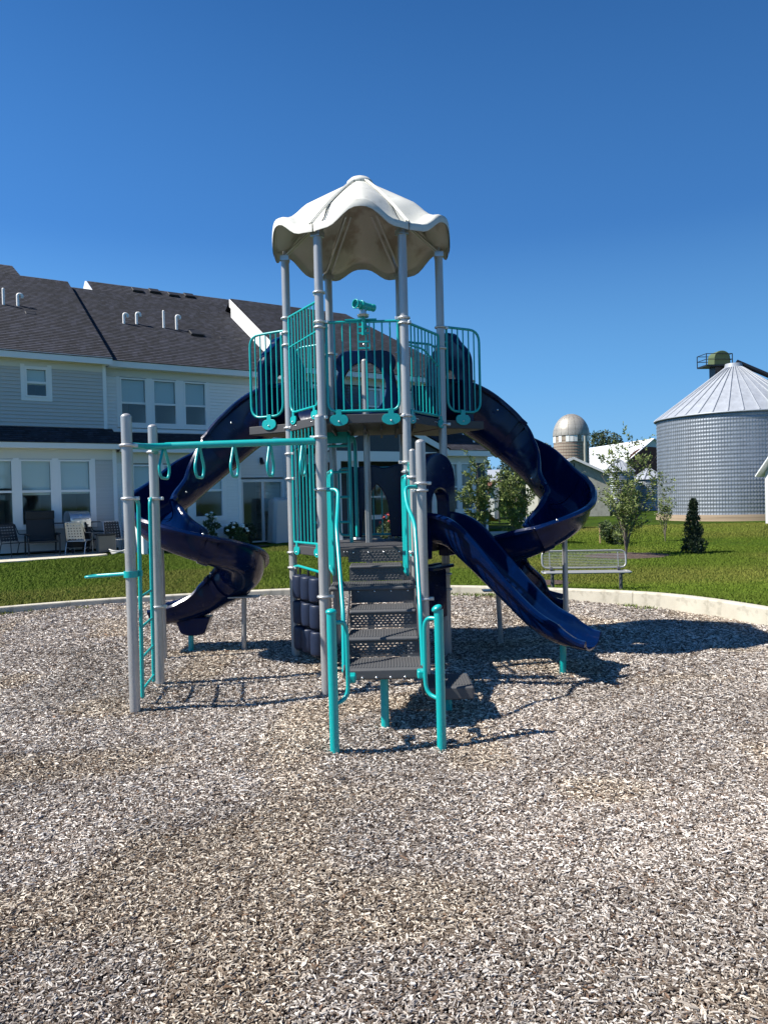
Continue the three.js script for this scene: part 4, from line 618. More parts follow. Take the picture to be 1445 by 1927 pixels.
// -- middle unit
{
  const g = house('white-sided townhouse in the middle of the row with triple upper windows', -3);
  mesh('wall', span(sid(g, -5.72), sid(g, 1.2), 0, 6.3, -13, -2.7), M.sidingWhite, g);
  for (const [a, b] of [[-5.17, -4.27], [-4.07, -3.23], [-2.98, -2.15]]) windowUnit(g, a, b, 4.39, 5.96, 0, { blind: 5.12, mid: 0.46 });
  for (const [a, b] of [[-5.28, -5.17], [-4.27, -4.07], [-3.23, -2.98], [-2.15, -2.04]]) trim(g, 'mullion_board', a, b, 4.29, 5.98, -0.1, 0.03);
  trim(g, 'sill_board', -5.28, -2.04, 4.27, 4.39, -0.1, 0.045);
  windowUnit(g, 0.0, 0.72, 4.55, 5.75, 0, { blind: 5.15 });
  siding(g, -5.72, 1.0, 4.02, 5.98, 0, [[-5.28, -2.04, 4.27, 6.0], [0, 0.72, 4.55, 5.75]], M.sidingWhite); trim(g, 'frieze_board', -5.72, 1.0, 5.98, 6.3, -0.1, 0.022, M.frieze);
  trim(g, 'fascia', -5.58, 1.0, 6.24, 6.46, 0.34, 0.385); trim(g, 'soffit', -5.58, 1.0, 6.24, 6.26, -0.05, 0.34);
  roofSlope(g, [-5.58, 6.44, 0.4], [1.4, 6.44, 0.4], [-5.58, 10.44, -6], [1.4, 10.44, -6]); roofSlope(g, [-4.62, 10.44, -6], [1.7, 10.44, -6], [-4.62, 11.06, -7], [1.7, 11.06, -7], 'roof', 0.2);
  roofSlope(g, [1.4, 6.4, -14], [-5.58, 6.4, -14], [1.4, 11, -7], [-5.58, 10.4, -7], 'roof', 0.4);
  const gb = new THREE.Shape([[5.9, 10.4], [7, 11.06], [8.1, 10.4]].map(([a, b]) => new THREE.Vector2(a, b))); mesh('ridge_gable', extr(gb, 0.06, 0, 2).rotateY(Math.PI / 2).translate(sid(g, -4.7), 0, 0), M.white, g);
  pipe(g, -4.24, 8.3, -2.79, 8.82, true); pipe(g, -3.75, 8.34, -2.86, 8.92, true); pipe(g, -2.75, 8.28, -2.77, 9.07, false); pipe(g, -2.26, 8.26, -2.74, 8.96, true);
  for (const [s, y, t, k] of [[-3.18, 8.13, -2.48, 0.8], [-1.6, 8.16, -2.51, 1.5], [-1.16, 8.1, -2.42, 0.9], [-0.51, 8.1, -2.42, 0.9], [0.12, 8.12, -2.46, 0.9], [-2.7, 10.71, -6.54, 1.3], [-1.94, 10.8, -6.68, 1.3], [-1.15, 10.73, -6.58, 1.3], [-0.39, 10.81, -6.7, 1.3]]) roofVent(g, s, y - 0.02, t, k);
  // ground-floor bay
  mesh('bay_wall', span(sid(g, -1.56), sid(g, -1.5), 0, 3.4, -0.01, 1.19), M.sidingWhite, g);
  for (const [a, b] of [[-5.16, -4.36], [-4.16, -3.3], [-3.13, -2.08]]) windowUnit(g, a, b, 1.14, 2.95, 1.2, { blind: 2.1, mid: 0.52 });
  siding(g, -5.66, -1.5, 0.14, 3.05, 1.2, [[-5.3, -1.96, 1.02, 3.0]], M.sidingWhite); for (const [a, b] of [[-5.3, -5.16], [-4.36, -4.16], [-3.3, -3.13], [-2.08, -1.96]]) trim(g, 'mullion_board', a, b, 1.02, 3.0, 1.1, 1.23);
  trim(g, 'sill_board', -5.3, -1.96, 1.02, 1.14, 1.1, 1.245); trim(g, 'frieze_board', -5.66, -1.5, 3.0, 3.36, 1.1, 1.222, M.frieze); trim(g, 'corner_board', -1.53, -1.42, 0.14, 3.4, 1.1, 1.235);
  trim(g, 'fascia', -5.58, -1.3, 3.34, 3.52, 1.48, 1.53); trim(g, 'soffit', -5.58, -1.3, 3.34, 3.36, 1.1, 1.48); roofSlope(g, [-5.58, 3.5, 1.54], [-1.28, 3.5, 1.54], [-5.58, 4.1, 0.0], [-1.28, 4.1, 0.0]);
  // recessed wall with sliding door
  siding(g, -1.5, 0.95, 0.14, 4.02, 0, [[-0.95, 0.8, 0, 2.5]], M.sidingWhite);
  const d = part('sliding_door', g), x = (s) => sid(g, s); mesh('frame', [span(x(-0.95), x(-0.86), 0.13, 2.48, -0.08, 0.05), span(x(0.7), x(0.8), 0.13, 2.48, -0.08, 0.05), span(x(-0.86), x(0.7), 2.38, 2.48, -0.08, 0.05), span(x(-0.12), x(-0.02), 0.18, 2.38, -0.06, 0.03), span(x(-0.86), x(0.7), 0.13, 0.18, -0.08, 0.05)], M.white, d);
  mesh('pane', span(x(-0.86), x(-0.12), 0.18, 2.38, -0.03, -0.025), M.pane, d); mesh('pane', span(x(-0.02), x(0.7), 0.18, 2.38, -0.045, -0.04), M.pane, d);
  mesh('room', [span(x(-0.99), x(0.84), 0.05, 2.52, -2.62, -2.6), span(x(-0.99), x(-0.95), 0.05, 2.52, -2.6, -0.09), span(x(0.8), x(0.84), 0.05, 2.52, -2.6, -0.09), span(x(-0.95), x(0.8), 2.49, 2.53, -2.6, -0.09), span(x(-0.95), x(0.8), 0.05, 0.1, -2.6, -0.09)], M.inside, d);
  { const bl = []; for (let i = 0; i < 22; i++) bl.push(box(0.7, 0.044, 0.004, 0, 0, 0).rotateX(-0.5).translate(x(0.34), 1.3 + i * 0.05, -0.1)); mesh('blind', bl, M.blind, d).userData.kind = 'stuff'; }
  const l = part('wall_lamp', g); mesh('back_plate', rbox(0.12, 0.2, 0.03, x(-0.1), 3.2, 0.03, 0.01), M.darkMetal, l); mesh('shade', cyl(V(x(-0.1), 3.05, 0.14), V(x(-0.1), 3.25, 0.1), 0.08, 0.03, 12), M.darkMetal, l);
}
// -- unit on the right
{
  const g = house('townhouse with hipped roof and gabled porch at the right end of the row', 4), x = (s) => sid(g, s), pl = (t) => 7.43 - 0.636 * t;
  mesh('wall', [span(x(0.85), x(8.9), 0, 6.5, -11, -2.7), span(x(8.8), x(8.85), 0, 6.5, -2.7, 0.98), span(x(6.2), x(6.25), 0, 3.3, 1.02, 2.6)], M.sidingDark, g); mesh('wall_side', span(x(0.8), x(0.85), 0, 6.9, -5, 0.98), M.sidingWhite, g);
  for (const [a, b] of [[3.9, 4.7], [4.85, 5.65], [5.8, 6.6], [1.6, 2.4]]) { windowUnit(g, a, b, 4.6, 6.0, 1, { blind: 5.3 }); trim(g, 'window_trim', a - 0.1, a, 4.5, 6.1, 0.9, 1.03); trim(g, 'window_trim', b, b + 0.1, 4.5, 6.1, 0.9, 1.03); }
  siding(g, 0.85, 8.85, 3.3, 6.1, 1, [[3.8, 6.7, 4.5, 6.1], [1.5, 2.5, 4.5, 6.1]], M.sidingDark); trim(g, 'frieze_board', 0.85, 8.85, 6.1, 6.5, 0.9, 1.022, M.frieze); trim(g, 'corner_board', 8.8, 8.92, 0.1, 6.5, 0.8, 1.03); trim(g, 'corner_board', 0.8, 0.9, 0.1, 6.5, 0.97, 1.03);
  trim(g, 'fascia', 0.78, 9.2, 6.34, 6.56, 1.38, 1.42); trim(g, 'soffit', 0.8, 9.2, 6.34, 6.36, 0.9, 1.38);
  roofSlope(g, [0.78, 6.54, 1.44], [9.25, 6.54, 1.44], [0.78, 10.45, -4.7], [6.5, 10.45, -4.7]);
  const hip = new THREE.BufferGeometry(); hip.setAttribute('position', new THREE.Float32BufferAttribute([x(9.25), 6.56, 1.44, x(9.25), 6.56, -10.9, x(6.5), 10.47, -4.7], 3)); hip.setAttribute('uv', new THREE.Float32BufferAttribute([0, 0, 3.5, 0, 1.7, 1.5], 2)); hip.computeVertexNormals(); mesh('roof_hip', hip, M.shingle, g);
  roofSlope(g, [9.25, 6.5, -11], [0.78, 6.5, -11], [6.5, 10.45, -4.7], [0.78, 10.45, -4.7], 'roof', 0.4);
  const rk = new THREE.Shape([[-1.46, 6.5], [4.72, 10.43], [4.72, 10.1], [-1.46, 6.17]].map(([a, b]) => new THREE.Vector2(a, b))); mesh('rake_board', extr(rk, 0.05, 0, 2).rotateY(Math.PI / 2).translate(x(0.72), 0, 0), M.white, g);
  const gs = new THREE.Shape([[-1.0, 6], [-1.0, 6.4], [4.7, 10.2], [4.7, 9], [0.4, 6]].map(([a, b]) => new THREE.Vector2(a, b))); mesh('gable', extr(gs, 0.05, 0, 2).rotateY(Math.PI / 2).translate(x(0.78), 0, 0), M.white, g);
  // porch with front gable
  const p = part('porch', g, 'porch with white beam and dark gable');
  mesh('beam', [span(x(1.3), x(5.7), 3.0, 3.36, 3.1, 3.25), span(x(1.3), x(1.45), 3.0, 3.36, 1.0, 3.1)], M.white, p);
  for (const s of [1.38, 2.1, 5.6]) mesh('column', span(x(s) - 0.09, x(s) + 0.09, 0.15, 3.0, 3.08, 3.26), M.white, p);
  const gb = new THREE.Shape([[1.0, 3.36], [3.45, 4.42], [5.9, 3.36]].map(([a, b]) => new THREE.Vector2(x(a), b))); mesh('gable', extr(gb, 0.06, 0, 2).translate(0, 0, 3.14), M.sidingDark, p);
  for (const [a, b] of [[0.7, 3.45], [6.2, 3.45]]) { const y0 = 3.26, y1 = 4.45, rr = new THREE.Shape([[x(a), y0], [x(b), y1], [x(b), y1 + 0.24], [x(a), y0 + 0.22]].map(([q, w]) => new THREE.Vector2(q, w))); mesh('rake_board', extr(rr, 0.05, 0, 2).translate(0, 0, 3.32), M.white, p); }
  roofSlope(g, [0.65, 3.48, 3.4], [0.65, 3.48, 0.98], [3.45, 4.72, 3.4], [3.45, 4.72, 0.98], 'porch_roof'); roofSlope(g, [6.25, 3.48, 0.98], [6.25, 3.48, 3.4], [3.45, 4.72, 0.98], [3.45, 4.72, 3.4], 'porch_roof');
  mesh('porch_floor', span(x(1.2), x(5.9), 0.02, 0.15, 0.98, 3.5), M.concrete, p);
  windowUnit(g, 4.0, 5.3, 0.95, 2.5, 1, { blind: 0 }); trim(g, 'window_trim', 3.88, 4.0, 0.83, 2.62, 0.9, 1.04); trim(g, 'window_trim', 5.3, 5.42, 0.83, 2.62, 0.9, 1.04); trim(g, 'window_trim', 4.0, 5.3, 0.83, 0.95, 0.9, 1.04); trim(g, 'window_trim', 4.0, 5.3, 2.5, 2.62, 0.9, 1.04);
  siding(g, 0.85, 6.3, 0.15, 3.3, 1, [[3.88, 5.42, 0.83, 2.62]], M.sidingDark);
  // sunroom
    for (const [a, b] of [[6.4, 7.22], [7.34, 8.0]]) windowUnit(g, a, b, 1.1, 3.0, 2.6, { blind: 2.5 }); for (const [a, b] of [[6.28, 6.4], [7.22, 7.34], [8.0, 8.12]]) trim(g, 'mullion_board', a, b, 1.0, 3.05, 2.5, 2.64); trim(g, 'sill_board', 6.28, 8.12, 0.98, 1.1, 2.5, 2.65);
  siding(g, 6.25, 8.7, 0.1, 3.0, 2.6, [[6.28, 8.12, 1.0, 3.06]], M.sidingDark); trim(g, 'frieze_board', 6.25, 8.7, 3.0, 3.3, 2.45, 2.622, M.frieze); trim(g, 'corner_board', 8.62, 8.74, 0.1, 3.3, 2.4, 2.64); trim(g, 'wall_side', 8.64, 8.7, 0, 3.3, 0.9, 2.59, M.sidingDark);
  trim(g, 'fascia', 6.2, 8.95, 3.26, 3.5, 2.88, 2.93); trim(g, 'soffit', 6.25, 8.9, 3.26, 3.28, 2.4, 2.88); roofSlope(g, [6.2, 3.48, 2.95], [8.97, 3.48, 2.95], [6.2, 4.3, 1.0], [8.97, 4.3, 1.0]);
  pipe(g, 8.6, 3.7, 2.0, 4.3, false);
}
// patio, fence and what stands on the patio
{
  const s = new THREE.Shape([[-16, 1.2], [-16, 4.1], [-9.35, 3.92], [-8.17, 3.8], [-6.85, 3.55], [-6.45, 3.15], [-6.4, 1.2]].map(([a, b]) => new THREE.Vector2(a, -b))), g = extr(s, 0.3, 0.01, 2).rotateX(-Math.PI / 2).translate(0, -0.085, 0);
  const p = mesh('patio', g, M.concrete, scene); p.position.copy(HQ); p.rotation.y = HT; tag(p, 'concrete patio slab in front of the grey-blue house', 'patio', null, 'structure');
  const f = thing('privacy_fence', 'white vinyl privacy fence between the two patios', 'fence', houseAt(-5.5, 0, 0).toArray(), HT);
  for (const t of [1.45, 3.7]) { const q = mesh('fence_post', rbox(0.13, 2.0, 0.13, 0, 1.05, t, 0.01), M.white, f); mesh('cap', new THREE.ConeGeometry(0.1, 0.08, 4).rotateY(Math.PI / 4).translate(0, 2.09, t), M.white, q); }
  const bd = rbox(0.03, 1.75, 0.15, 0, 0, 0, 0.006); for (let i = 0; i < 14; i++) { const m = mesh('board', bd, M.white, f); m.position.set(0, 1.05, 1.6 + i * 0.152); }
  for (const y of [0.2, 1.92]) mesh('rail', box(0.05, 0.12, 2.1, 0, y, 2.58), M.white, f);
}
function strapChair(label, s, t, y, turn, mat, metal) { // patio chair with woven straps
  const g = thing('patio_chair', label, 'chair', houseAt(s, y, t).toArray(), HT + turn, 'patio chairs'), r = 0.013;
  for (const x of [-0.29, 0.29]) { mesh('side_frame', sweep(roundPath([V(x, 0.01, 0.27), V(x, 0.62, 0.24), V(x, 0.63, -0.2), V(x * 0.9, 0.92, -0.32)], 0.07), r, 8), metal, g); mesh('leg', sweep(roundPath([V(x, 0.4, 0.25), V(x, 0.38, -0.18), V(x, 0.01, -0.3)], 0.06), r, 8), metal, g); }
  mesh('back_frame', sweep(roundPath([V(-0.27, 0.4, -0.2), V(-0.25, 0.95, -0.34), V(0.25, 0.95, -0.34), V(0.27, 0.4, -0.2)], 0.07), r, 8), metal, g); mesh('seat_frame', sweep(roundPath([V(-0.28, 0.4, 0.24), V(0.28, 0.4, 0.24), V(0.27, 0.38, -0.22), V(-0.27, 0.38, -0.22)], 0.06, true), r, 8, true), metal, g);
  for (let i = 0; i < 6; i++) { const f = (i + 0.5) / 6; mesh('back_strap', box(0.5, 0.055, 0.006, 0, 0, 0).rotateX(-0.25).translate(0, lerp(0.44, 0.93, f), lerp(-0.21, -0.335, f) + (i % 2) * 0.006), mat, g); mesh('seat_strap', box(0.54, 0.006, 0.05, 0, 0.39, lerp(-0.2, 0.22, f)), mat, g); }
  for (let i = 0; i < 6; i++) mesh('back_strap', box(0.05, 0.52, 0.006, 0, 0, 0).rotateX(-0.25).translate(lerp(-0.22, 0.22, i / 5), 0.69, -0.274), mat, g);
  return g;
}
const strapPale = STD({ color: RGB(0.62, 0.55, 0.45), roughness: 0.7 }), strapDark = STD({ color: RGB(0.03, 0.032, 0.036), roughness: 0.6 }), strapGrey = STD({ color: RGB(0.06, 0.06, 0.065), roughness: 0.6 });
strapChair('beige woven-strap patio chair turned away beside the grill', -7.05, 2.3, 0.23, 2.5, strapPale, M.steel);
strapChair('dark strap chair at the left edge of the patio', -8.75, 1.9, 0.23, 0.5, strapDark, M.darkMetal);
strapChair('dark strap chair nearest the white fence', -5.95, 2.2, 0.2, 0.2, strapDark, M.steel);
strapChair('grey strap chair between the beige chair and the white fence', -6.4, 1.9, 0.23, 1.2, strapGrey, M.darkMetal);
{ // swing-back lounge chair in the shade
  const g = thing('lounge_chair', 'tall dark patio lounge chair below the sunroom windows', 'chair', houseAt(-8.0, 0.23, 1.9).toArray(), HT);
  for (const x of [-0.42, 0.42]) { mesh('side_frame', sweep(roundPath([V(x, 0.02, 0.35), V(x, 0.58, 0.32), V(x, 0.6, -0.3), V(x, 0.02, -0.34)], 0.06), 0.024, 8), M.darkMetal, g); mesh('arm_rest', rbox(0.09, 0.04, 0.62, x, 0.62, 0.02, 0.015), M.black, g); }
  mesh('backrest', rbox(0.78, 0.86, 0.05, 0, 0, 0, 0.02).rotateX(-0.16).translate(0, 0.82, -0.26), M.black, g); mesh('head_cushion', rbox(0.8, 0.26, 0.09, 0, 1.18, -0.3, 0.03), M.black, g); mesh('seat', rbox(0.78, 0.07, 0.6, 0, 0.4, 0.03, 0.02), M.darkMetal, g); mesh('foot_bar', cyl(V(-0.42, 0.12, 0.34), V(0.42, 0.12, 0.34), 0.018, 0.018, 8), M.darkMetal, g);
}
{ // gas grill
  const g = thing('gas_grill', 'stainless gas grill with closed domed lid on the patio', 'grill', houseAt(-6.98, 0.23, 1.75).toArray(), HT + 0.2), s = new THREE.Shape();
  s.moveTo(-0.27, 0); s.bezierCurveTo(-0.29, 0.2, -0.16, 0.33, 0.02, 0.33); s.bezierCurveTo(0.2, 0.33, 0.27, 0.2, 0.27, 0); s.closePath();
  mesh('lid', extr(s, 0.6, 0.015, 10).rotateY(Math.PI / 2).translate(-0.3, 0.93, 0), M.steel, g); mesh('firebox', rbox(0.66, 0.18, 0.52, 0, 0.85, 0, 0.03), M.steel, g);
  mesh('handle', sweep(roundPath([V(-0.22, 1.03, 0.28), V(-0.22, 1.04, 0.34), V(0.22, 1.04, 0.34), V(0.22, 1.03, 0.28)], 0.02), 0.013, 8), M.steel, g); mesh('thermometer', cyl(V(0, 1.12, 0.24), V(0, 1.13, 0.265), 0.035, 0.035, 14), M.bolt, g);
  for (const x of [-0.48, 0.48]) mesh('side_shelf', rbox(0.3, 0.03, 0.46, x, 0.92, 0, 0.01), M.darkMetal, g); for (const x of [-0.2, 0, 0.2]) mesh('knob', cyl(V(x, 0.84, 0.26), V(x, 0.84, 0.3), 0.025, 0.022, 12), M.black, g);
  mesh('cabinet', rbox(0.56, 0.58, 0.44, 0, 0.46, 0, 0.01), M.black, g); for (const x of [-0.24, 0.24]) for (const z of [-0.18, 0.18]) mesh('wheel', cyl(V(x - 0.02, 0.07, z), V(x + 0.02, 0.07, z), 0.07, 0.07, 14), M.black, g);
}
{ // fabric-covered crate and a pile of garden things
  const b = thing('storage_box', 'grey wicker storage box behind the beige chair', 'box', houseAt(-6.35, 0.23, 2.6).toArray(), HT); mesh('body', rbox(0.5, 0.5, 0.36, 0, 0.27, 0, 0.02), STD({ color: RGB(0.14, 0.14, 0.13), roughness: 0.9, map: T.plank }), b); mesh('lid', rbox(0.54, 0.05, 0.4, 0, 0.55, 0, 0.015), M.darkMetal, b);
  const r = rng(31), h = []; for (let i = 0; i < 3; i++) { const p = []; for (let k = 0; k <= 40; k++) { const a = k / 40 * Math.PI * 2; p.push(V(Math.cos(a) * (0.2 + 0.03 * i) + r() * 0.01, 0.04 + i * 0.035 + 0.03 * Math.sin(a * 2 + i), Math.sin(a) * 0.17)); } h.push(sweep(p, 0.018, 6)); }
  const o = mesh('garden_hose', h, STD({ color: RGB(0.62, 0.6, 0.55), roughness: 0.5 }), scene); o.position.copy(houseAt(-6.1, 0.2, 3.0)); tag(o, 'coil of pale garden hose at the corner of the patio', 'hose');
}
{ // furniture under a clear cover outside the sliding door
  const g = thing('covered_furniture', 'stack of patio furniture under a milky plastic cover by the sliding door', 'cover', houseAt(0.42, 0.12, 0.75).toArray(), HT), nu = 26, nv = 18, pos = [], idx = [], r = rng(8);
  for (let j = 0; j <= nv; j++) for (let i = 0; i <= nu; i++) { const a = i / nu * Math.PI * 2, t = j / nv, q = 0.35, c = Math.sign(Math.cos(a)) * Math.abs(Math.cos(a)) ** q, s = Math.sign(Math.sin(a)) * Math.abs(Math.sin(a)) ** q, w = 1 + 0.07 * Math.sin(a * 9 + t * 3) * (1 - t) + 0.03 * (r() - 0.5), rad = t < 0.82 ? 1 : Math.max(0, 1 - ((t - 0.82) / 0.18)); pos.push(c * 0.52 * w * (t < 0.82 ? 1.06 - 0.1 * t : rad), Math.min(t / 0.82, 1) * 1.62 + (t > 0.82 ? 0.05 * Math.sin(a * 3) * rad : 0) + 0.02 * (r() - 0.5), s * 0.34 * w * (t < 0.82 ? 1.06 - 0.1 * t : rad)); }
  for (let j = 0; j < nv; j++) for (let i = 0; i < nu; i++) { const a = j * (nu + 1) + i; idx.push(a, a + nu + 1, a + 1, a + 1, a + nu + 1, a + nu + 2); }
  const q = new THREE.BufferGeometry(); q.setAttribute('position', new THREE.Float32BufferAttribute(pos, 3)); q.setIndex(idx); q.computeVertexNormals(); mesh('cover', q, M.film, g);
  mesh('frame', [...[-0.42, 0.42].flatMap((x) => [-0.24, 0.24].map((z) => box(0.05, 1.5, 0.05, x, 0.75, z))), box(0.85, 0.05, 0.5, 0, 0.7, 0), box(0.85, 0.05, 0.5, 0, 1.3, 0)], M.darkMetal, g);
}
// ---------------------------------------------------------------- bench
{
  const bx = 3.66, bz = -13.6, g = thing('park_bench', 'grey metal bench with wire back on the lawn behind the kerb', 'bench', [bx, lawnY(bx, bz), bz], -0.12), W = 1.52; g.scale.set(1, 0.92, 1);
  const yb = 0.42, yt = 0.76, zb = -0.2;
  mesh('back_frame', sweep(roundPath([V(-W / 2, yt, zb - 0.06), V(W / 2, yt, zb - 0.06), V(W / 2, yb, zb), V(-W / 2, yb, zb)], 0.11, true), 0.017, 8, true), M.benchGray, g);
  const wire = cyl(V(-W / 2 + 0.015, 0, 0), V(W / 2 - 0.015, 0, 0), 0.0055, 0.0055, 6); for (let i = 1; i < 11; i++) { const m = mesh('wire', wire, M.benchGray, g), f = i / 11, inset = Math.max(0, Math.abs(f - 0.5) - 0.27) * 0.4; m.position.set(0, lerp(yb, yt, f), lerp(zb, zb - 0.06, f)); m.scale.x = 1 - inset; }
  for (const x of [-0.62, 0.62]) mesh('brace', cyl(V(x, yb, zb - 0.004), V(x, yt, zb - 0.064), 0.009, 0.009, 6), M.benchGray, g);
  mesh('seat_frame', sweep(roundPath([V(-W / 2 - 0.02, 0.36, 0.2), V(W / 2 + 0.02, 0.36, 0.2), V(W / 2 + 0.02, 0.355, -0.18), V(-W / 2 - 0.02, 0.355, -0.18)], 0.08, true), 0.017, 8, true), M.benchGray, g);
  for (let i = 1; i < 11; i++) { const m = mesh('wire', wire, M.benchGray, g); m.position.set(0, 0.358, lerp(-0.18, 0.2, i / 11)); }
  const leg = STD({ color: RGB(0.1, 0.1, 0.105), roughness: 0.5, metalness: 0.3 });
  for (const x of [-0.6, 0.62]) { mesh('leg', [cyl(V(x, -0.1, 0), V(x, 0.33, 0), 0.032, 0.032, 12), box(0.06, 0.025, 0.36, x, 0.335, 0)], leg, g); mesh('back_bracket', [box(0.05, 0.1, 0.02, x, 0.385, -0.19), rbox(0.06, 0.05, 0.06, x, 0.4, -0.18, 0.01)], leg, g); }
}
// ---------------------------------------------------------------- plants
function leafGeo() { return { pos: [], col: [], nor: [] }; }
function addLeaf(L, p, dir, side, len, wid, c) { // folded diamond leaf
  const n = dir.clone().cross(side).normalize(), a = p, b = p.clone().addScaledVector(dir, len * 0.5).addScaledVector(side, wid).addScaledVector(n, wid * 0.4), e = p.clone().addScaledVector(dir, len), d = p.clone().addScaledVector(dir, len * 0.5).addScaledVector(side, -wid).addScaledVector(n, wid * 0.4);
  for (const t of [[a, b, e], [a, e, d]]) for (const q of t) { L.pos.push(q.x, q.y, q.z); L.col.push(c[0], c[1], c[2]); }
}
function leafMesh(L) { const g = new THREE.BufferGeometry(); g.setAttribute('position', new THREE.Float32BufferAttribute(L.pos, 3)); g.setAttribute('color', new THREE.Float32BufferAttribute(L.col, 3)); g.setAttribute('uv', new THREE.Float32BufferAttribute(new Float32Array(L.pos.length / 3 * 2), 2)); g.computeVertexNormals(); return g; }
const rdir = (r) => { const z = r() * 2 - 1, a = r() * 6.283, s = Math.sqrt(1 - z * z); return V(s * Math.cos(a), z, s * Math.sin(a)); };
const greens = { willow: [[0.16, 0.21, 0.04], [0.23, 0.28, 0.065], [0.11, 0.155, 0.03]], dark: [[0.028, 0.055, 0.018], [0.045, 0.08, 0.026], [0.02, 0.04, 0.014]], bush: [[0.07, 0.11, 0.025], [0.1, 0.15, 0.035], [0.05, 0.08, 0.02]], oak: [[0.035, 0.06, 0.016], [0.05, 0.085, 0.022], [0.025, 0.045, 0.012]] };
function tint(r, set) { const c = set[Math.floor(r() * set.length)], k = 0.75 + 0.5 * r(); return [c[0] * k, c[1] * k, c[2] * k]; }
function multiStem(name, label, cat, x, z, h, spread, stems, leaves, seed, opt = {}) { // vase-shaped young tree or shrub with many stems
  const r = rng(seed), g = thing(name, label, cat, [x, lawnY(x, z), z], 0, opt.group), L = leafGeo(), set = opt.set ?? greens.willow, ll = opt.leaf ?? 0.085;
  for (let s = 0; s < stems; s++) {
    const a = r() * 6.283, out = spread * (0.25 + 0.75 * r()) * (s < 2 ? 0.3 : 1), hh = h * (s < 2 ? 1 : 0.5 + 0.45 * r()), pts = [], bend = (r() - 0.5) * 0.5, n = 7;
    for (let k = 0; k <= n; k++) { const t = k / n; pts.push(V(Math.cos(a + bend * t) * out * t ** 1.6 + (r() - 0.5) * 0.09 * t, hh * t, Math.sin(a + bend * t) * out * t ** 1.6 + (r() - 0.5) * 0.09 * t)); }
    const seg = []; for (let k = 0; k < n; k++) seg.push(cyl(pts[k], pts[k + 1], 0.013 * (1 - k / n) * (h / 3) + 0.004, 0.013 * (1 - (k + 1) / n) * (h / 3) + 0.003, 5, true));
    // twigs
    const start = opt.start ?? 0.3;
    for (let q = 0; q < (opt.twigs ?? 11); q++) {
      const t = lerp(start, 1, r() ** 0.8), k = Math.min(n - 1, Math.floor(t * n)), p = pts[k].clone().lerp(pts[k + 1], t * n - k), d = rdir(r); d.y = Math.abs(d.y) * 0.7 + 0.25; d.normalize(); const tl = (0.18 + 0.35 * r()) * h / 3 * (opt.twig ?? 1), e = p.clone().addScaledVector(d, tl); seg.push(cyl(p, e, 0.004, 0.002, 3, true));
      const nl = Math.round(leaves / stems / (opt.twigs ?? 11)); for (let j = 0; j < nl; j++) { const f = 0.15 + 0.85 * r(), b = p.clone().lerp(e, f).addScaledVector(rdir(r), 0.05), ld = d.clone().multiplyScalar(0.6).add(rdir(r)).normalize(), sd = ld.clone().cross(rdir(r)).normalize(); addLeaf(L, b, ld, sd, ll * (0.7 + 0.6 * r()), ll * 0.24, tint(r, set)); }
    }
    mesh('stem', seg, opt.bark ?? M.bark, g);
  }
  mesh('foliage', leafMesh(L), M.leaf, g); return g;
}
function bush(name, label, cat, x, z, y, rx, ry, leaves, seed, opt = {}) { // rounded or conical leafy mass
  const r = rng(seed), g = thing(name, label, cat, [x, y, z], 0, opt.group), L = leafGeo(), set = opt.set ?? greens.bush, ll = opt.leaf ?? 0.07;
  const lobes = []; for (let i = 0; i < (opt.lobes ?? 14); i++) { const t = opt.cone ? r() ** 1.25 : r(), a = r() * 6.283, w = opt.cone ? 1 - t * 0.92 : Math.sqrt(Math.max(0.05, 1 - (2 * t - 0.9) ** 2 * 0.9)), q = Math.sqrt(r()) * (opt.cone ? 0.8 : 1); lobes.push([V(Math.cos(a) * rx * w * q, 0.06 + t * ry * 0.94, Math.sin(a) * rx * w * q), (opt.cone ? 0.25 : 0.33) * rx * (0.5 + 0.7 * r()) * (opt.cone ? 1.15 - t * 0.7 : 1), 0.75 + 0.5 * r()]); }
  for (let i = 0; i < leaves; i++) { const [c, s, k] = lobes[Math.floor(r() * lobes.length)], d = rdir(r), p = c.clone().addScaledVector(d, s * Math.cbrt(0.3 + 0.7 * r())); if (p.y < 0.01) p.y = 0.01 + r() * 0.1; const ld = d.clone().add(rdir(r).multiplyScalar(0.8)); if (opt.cone) ld.y += 0.8; ld.normalize(); const col = tint(r, set).map((q) => q * k); addLeaf(L, p, ld, ld.clone().cross(rdir(r)).normalize(), ll * (0.7 + 0.6 * r()), ll * (opt.wid ?? 0.3), col); }
  mesh('foliage', leafMesh(L), M.leaf, g); const st = []; for (let i = 0; i < 5; i++) { const a = r() * 6.28; st.push(cyl(V(Math.cos(a) * 0.03, -0.05, Math.sin(a) * 0.03), V(Math.cos(a) * rx * 0.4, ry * 0.6, Math.sin(a) * rx * 0.4), 0.014, 0.005, 5, true)); } mesh('stem', st, M.bark, g);
  if (opt.flowers) { const fl = []; for (let i = 0; i < opt.flowers; i++) { const a = r() * 6.283, el = 0.3 + r() * 1.1; fl.push(new THREE.IcosahedronGeometry(opt.fsize ?? 0.045, 1).scale(1, 0.7, 1).translate(Math.cos(a) * Math.cos(el) * rx * 0.95, 0.1 + ry * 0.45 + Math.sin(el) * ry * 0.55, Math.sin(a) * Math.cos(el) * rx * 0.95)); } mesh('flowers', fl, opt.fmat, g).userData.kind = 'stuff'; }
  return g;
}
multiStem('young_tree', 'tall airy multi-stemmed young tree in a mulch bed near the grain bin', 'tree', 7.0, -21.6, 3.3, 1.25, 17, 4200, 101, { start: 0.27, leaf: 0.09, twig: 1.2 });
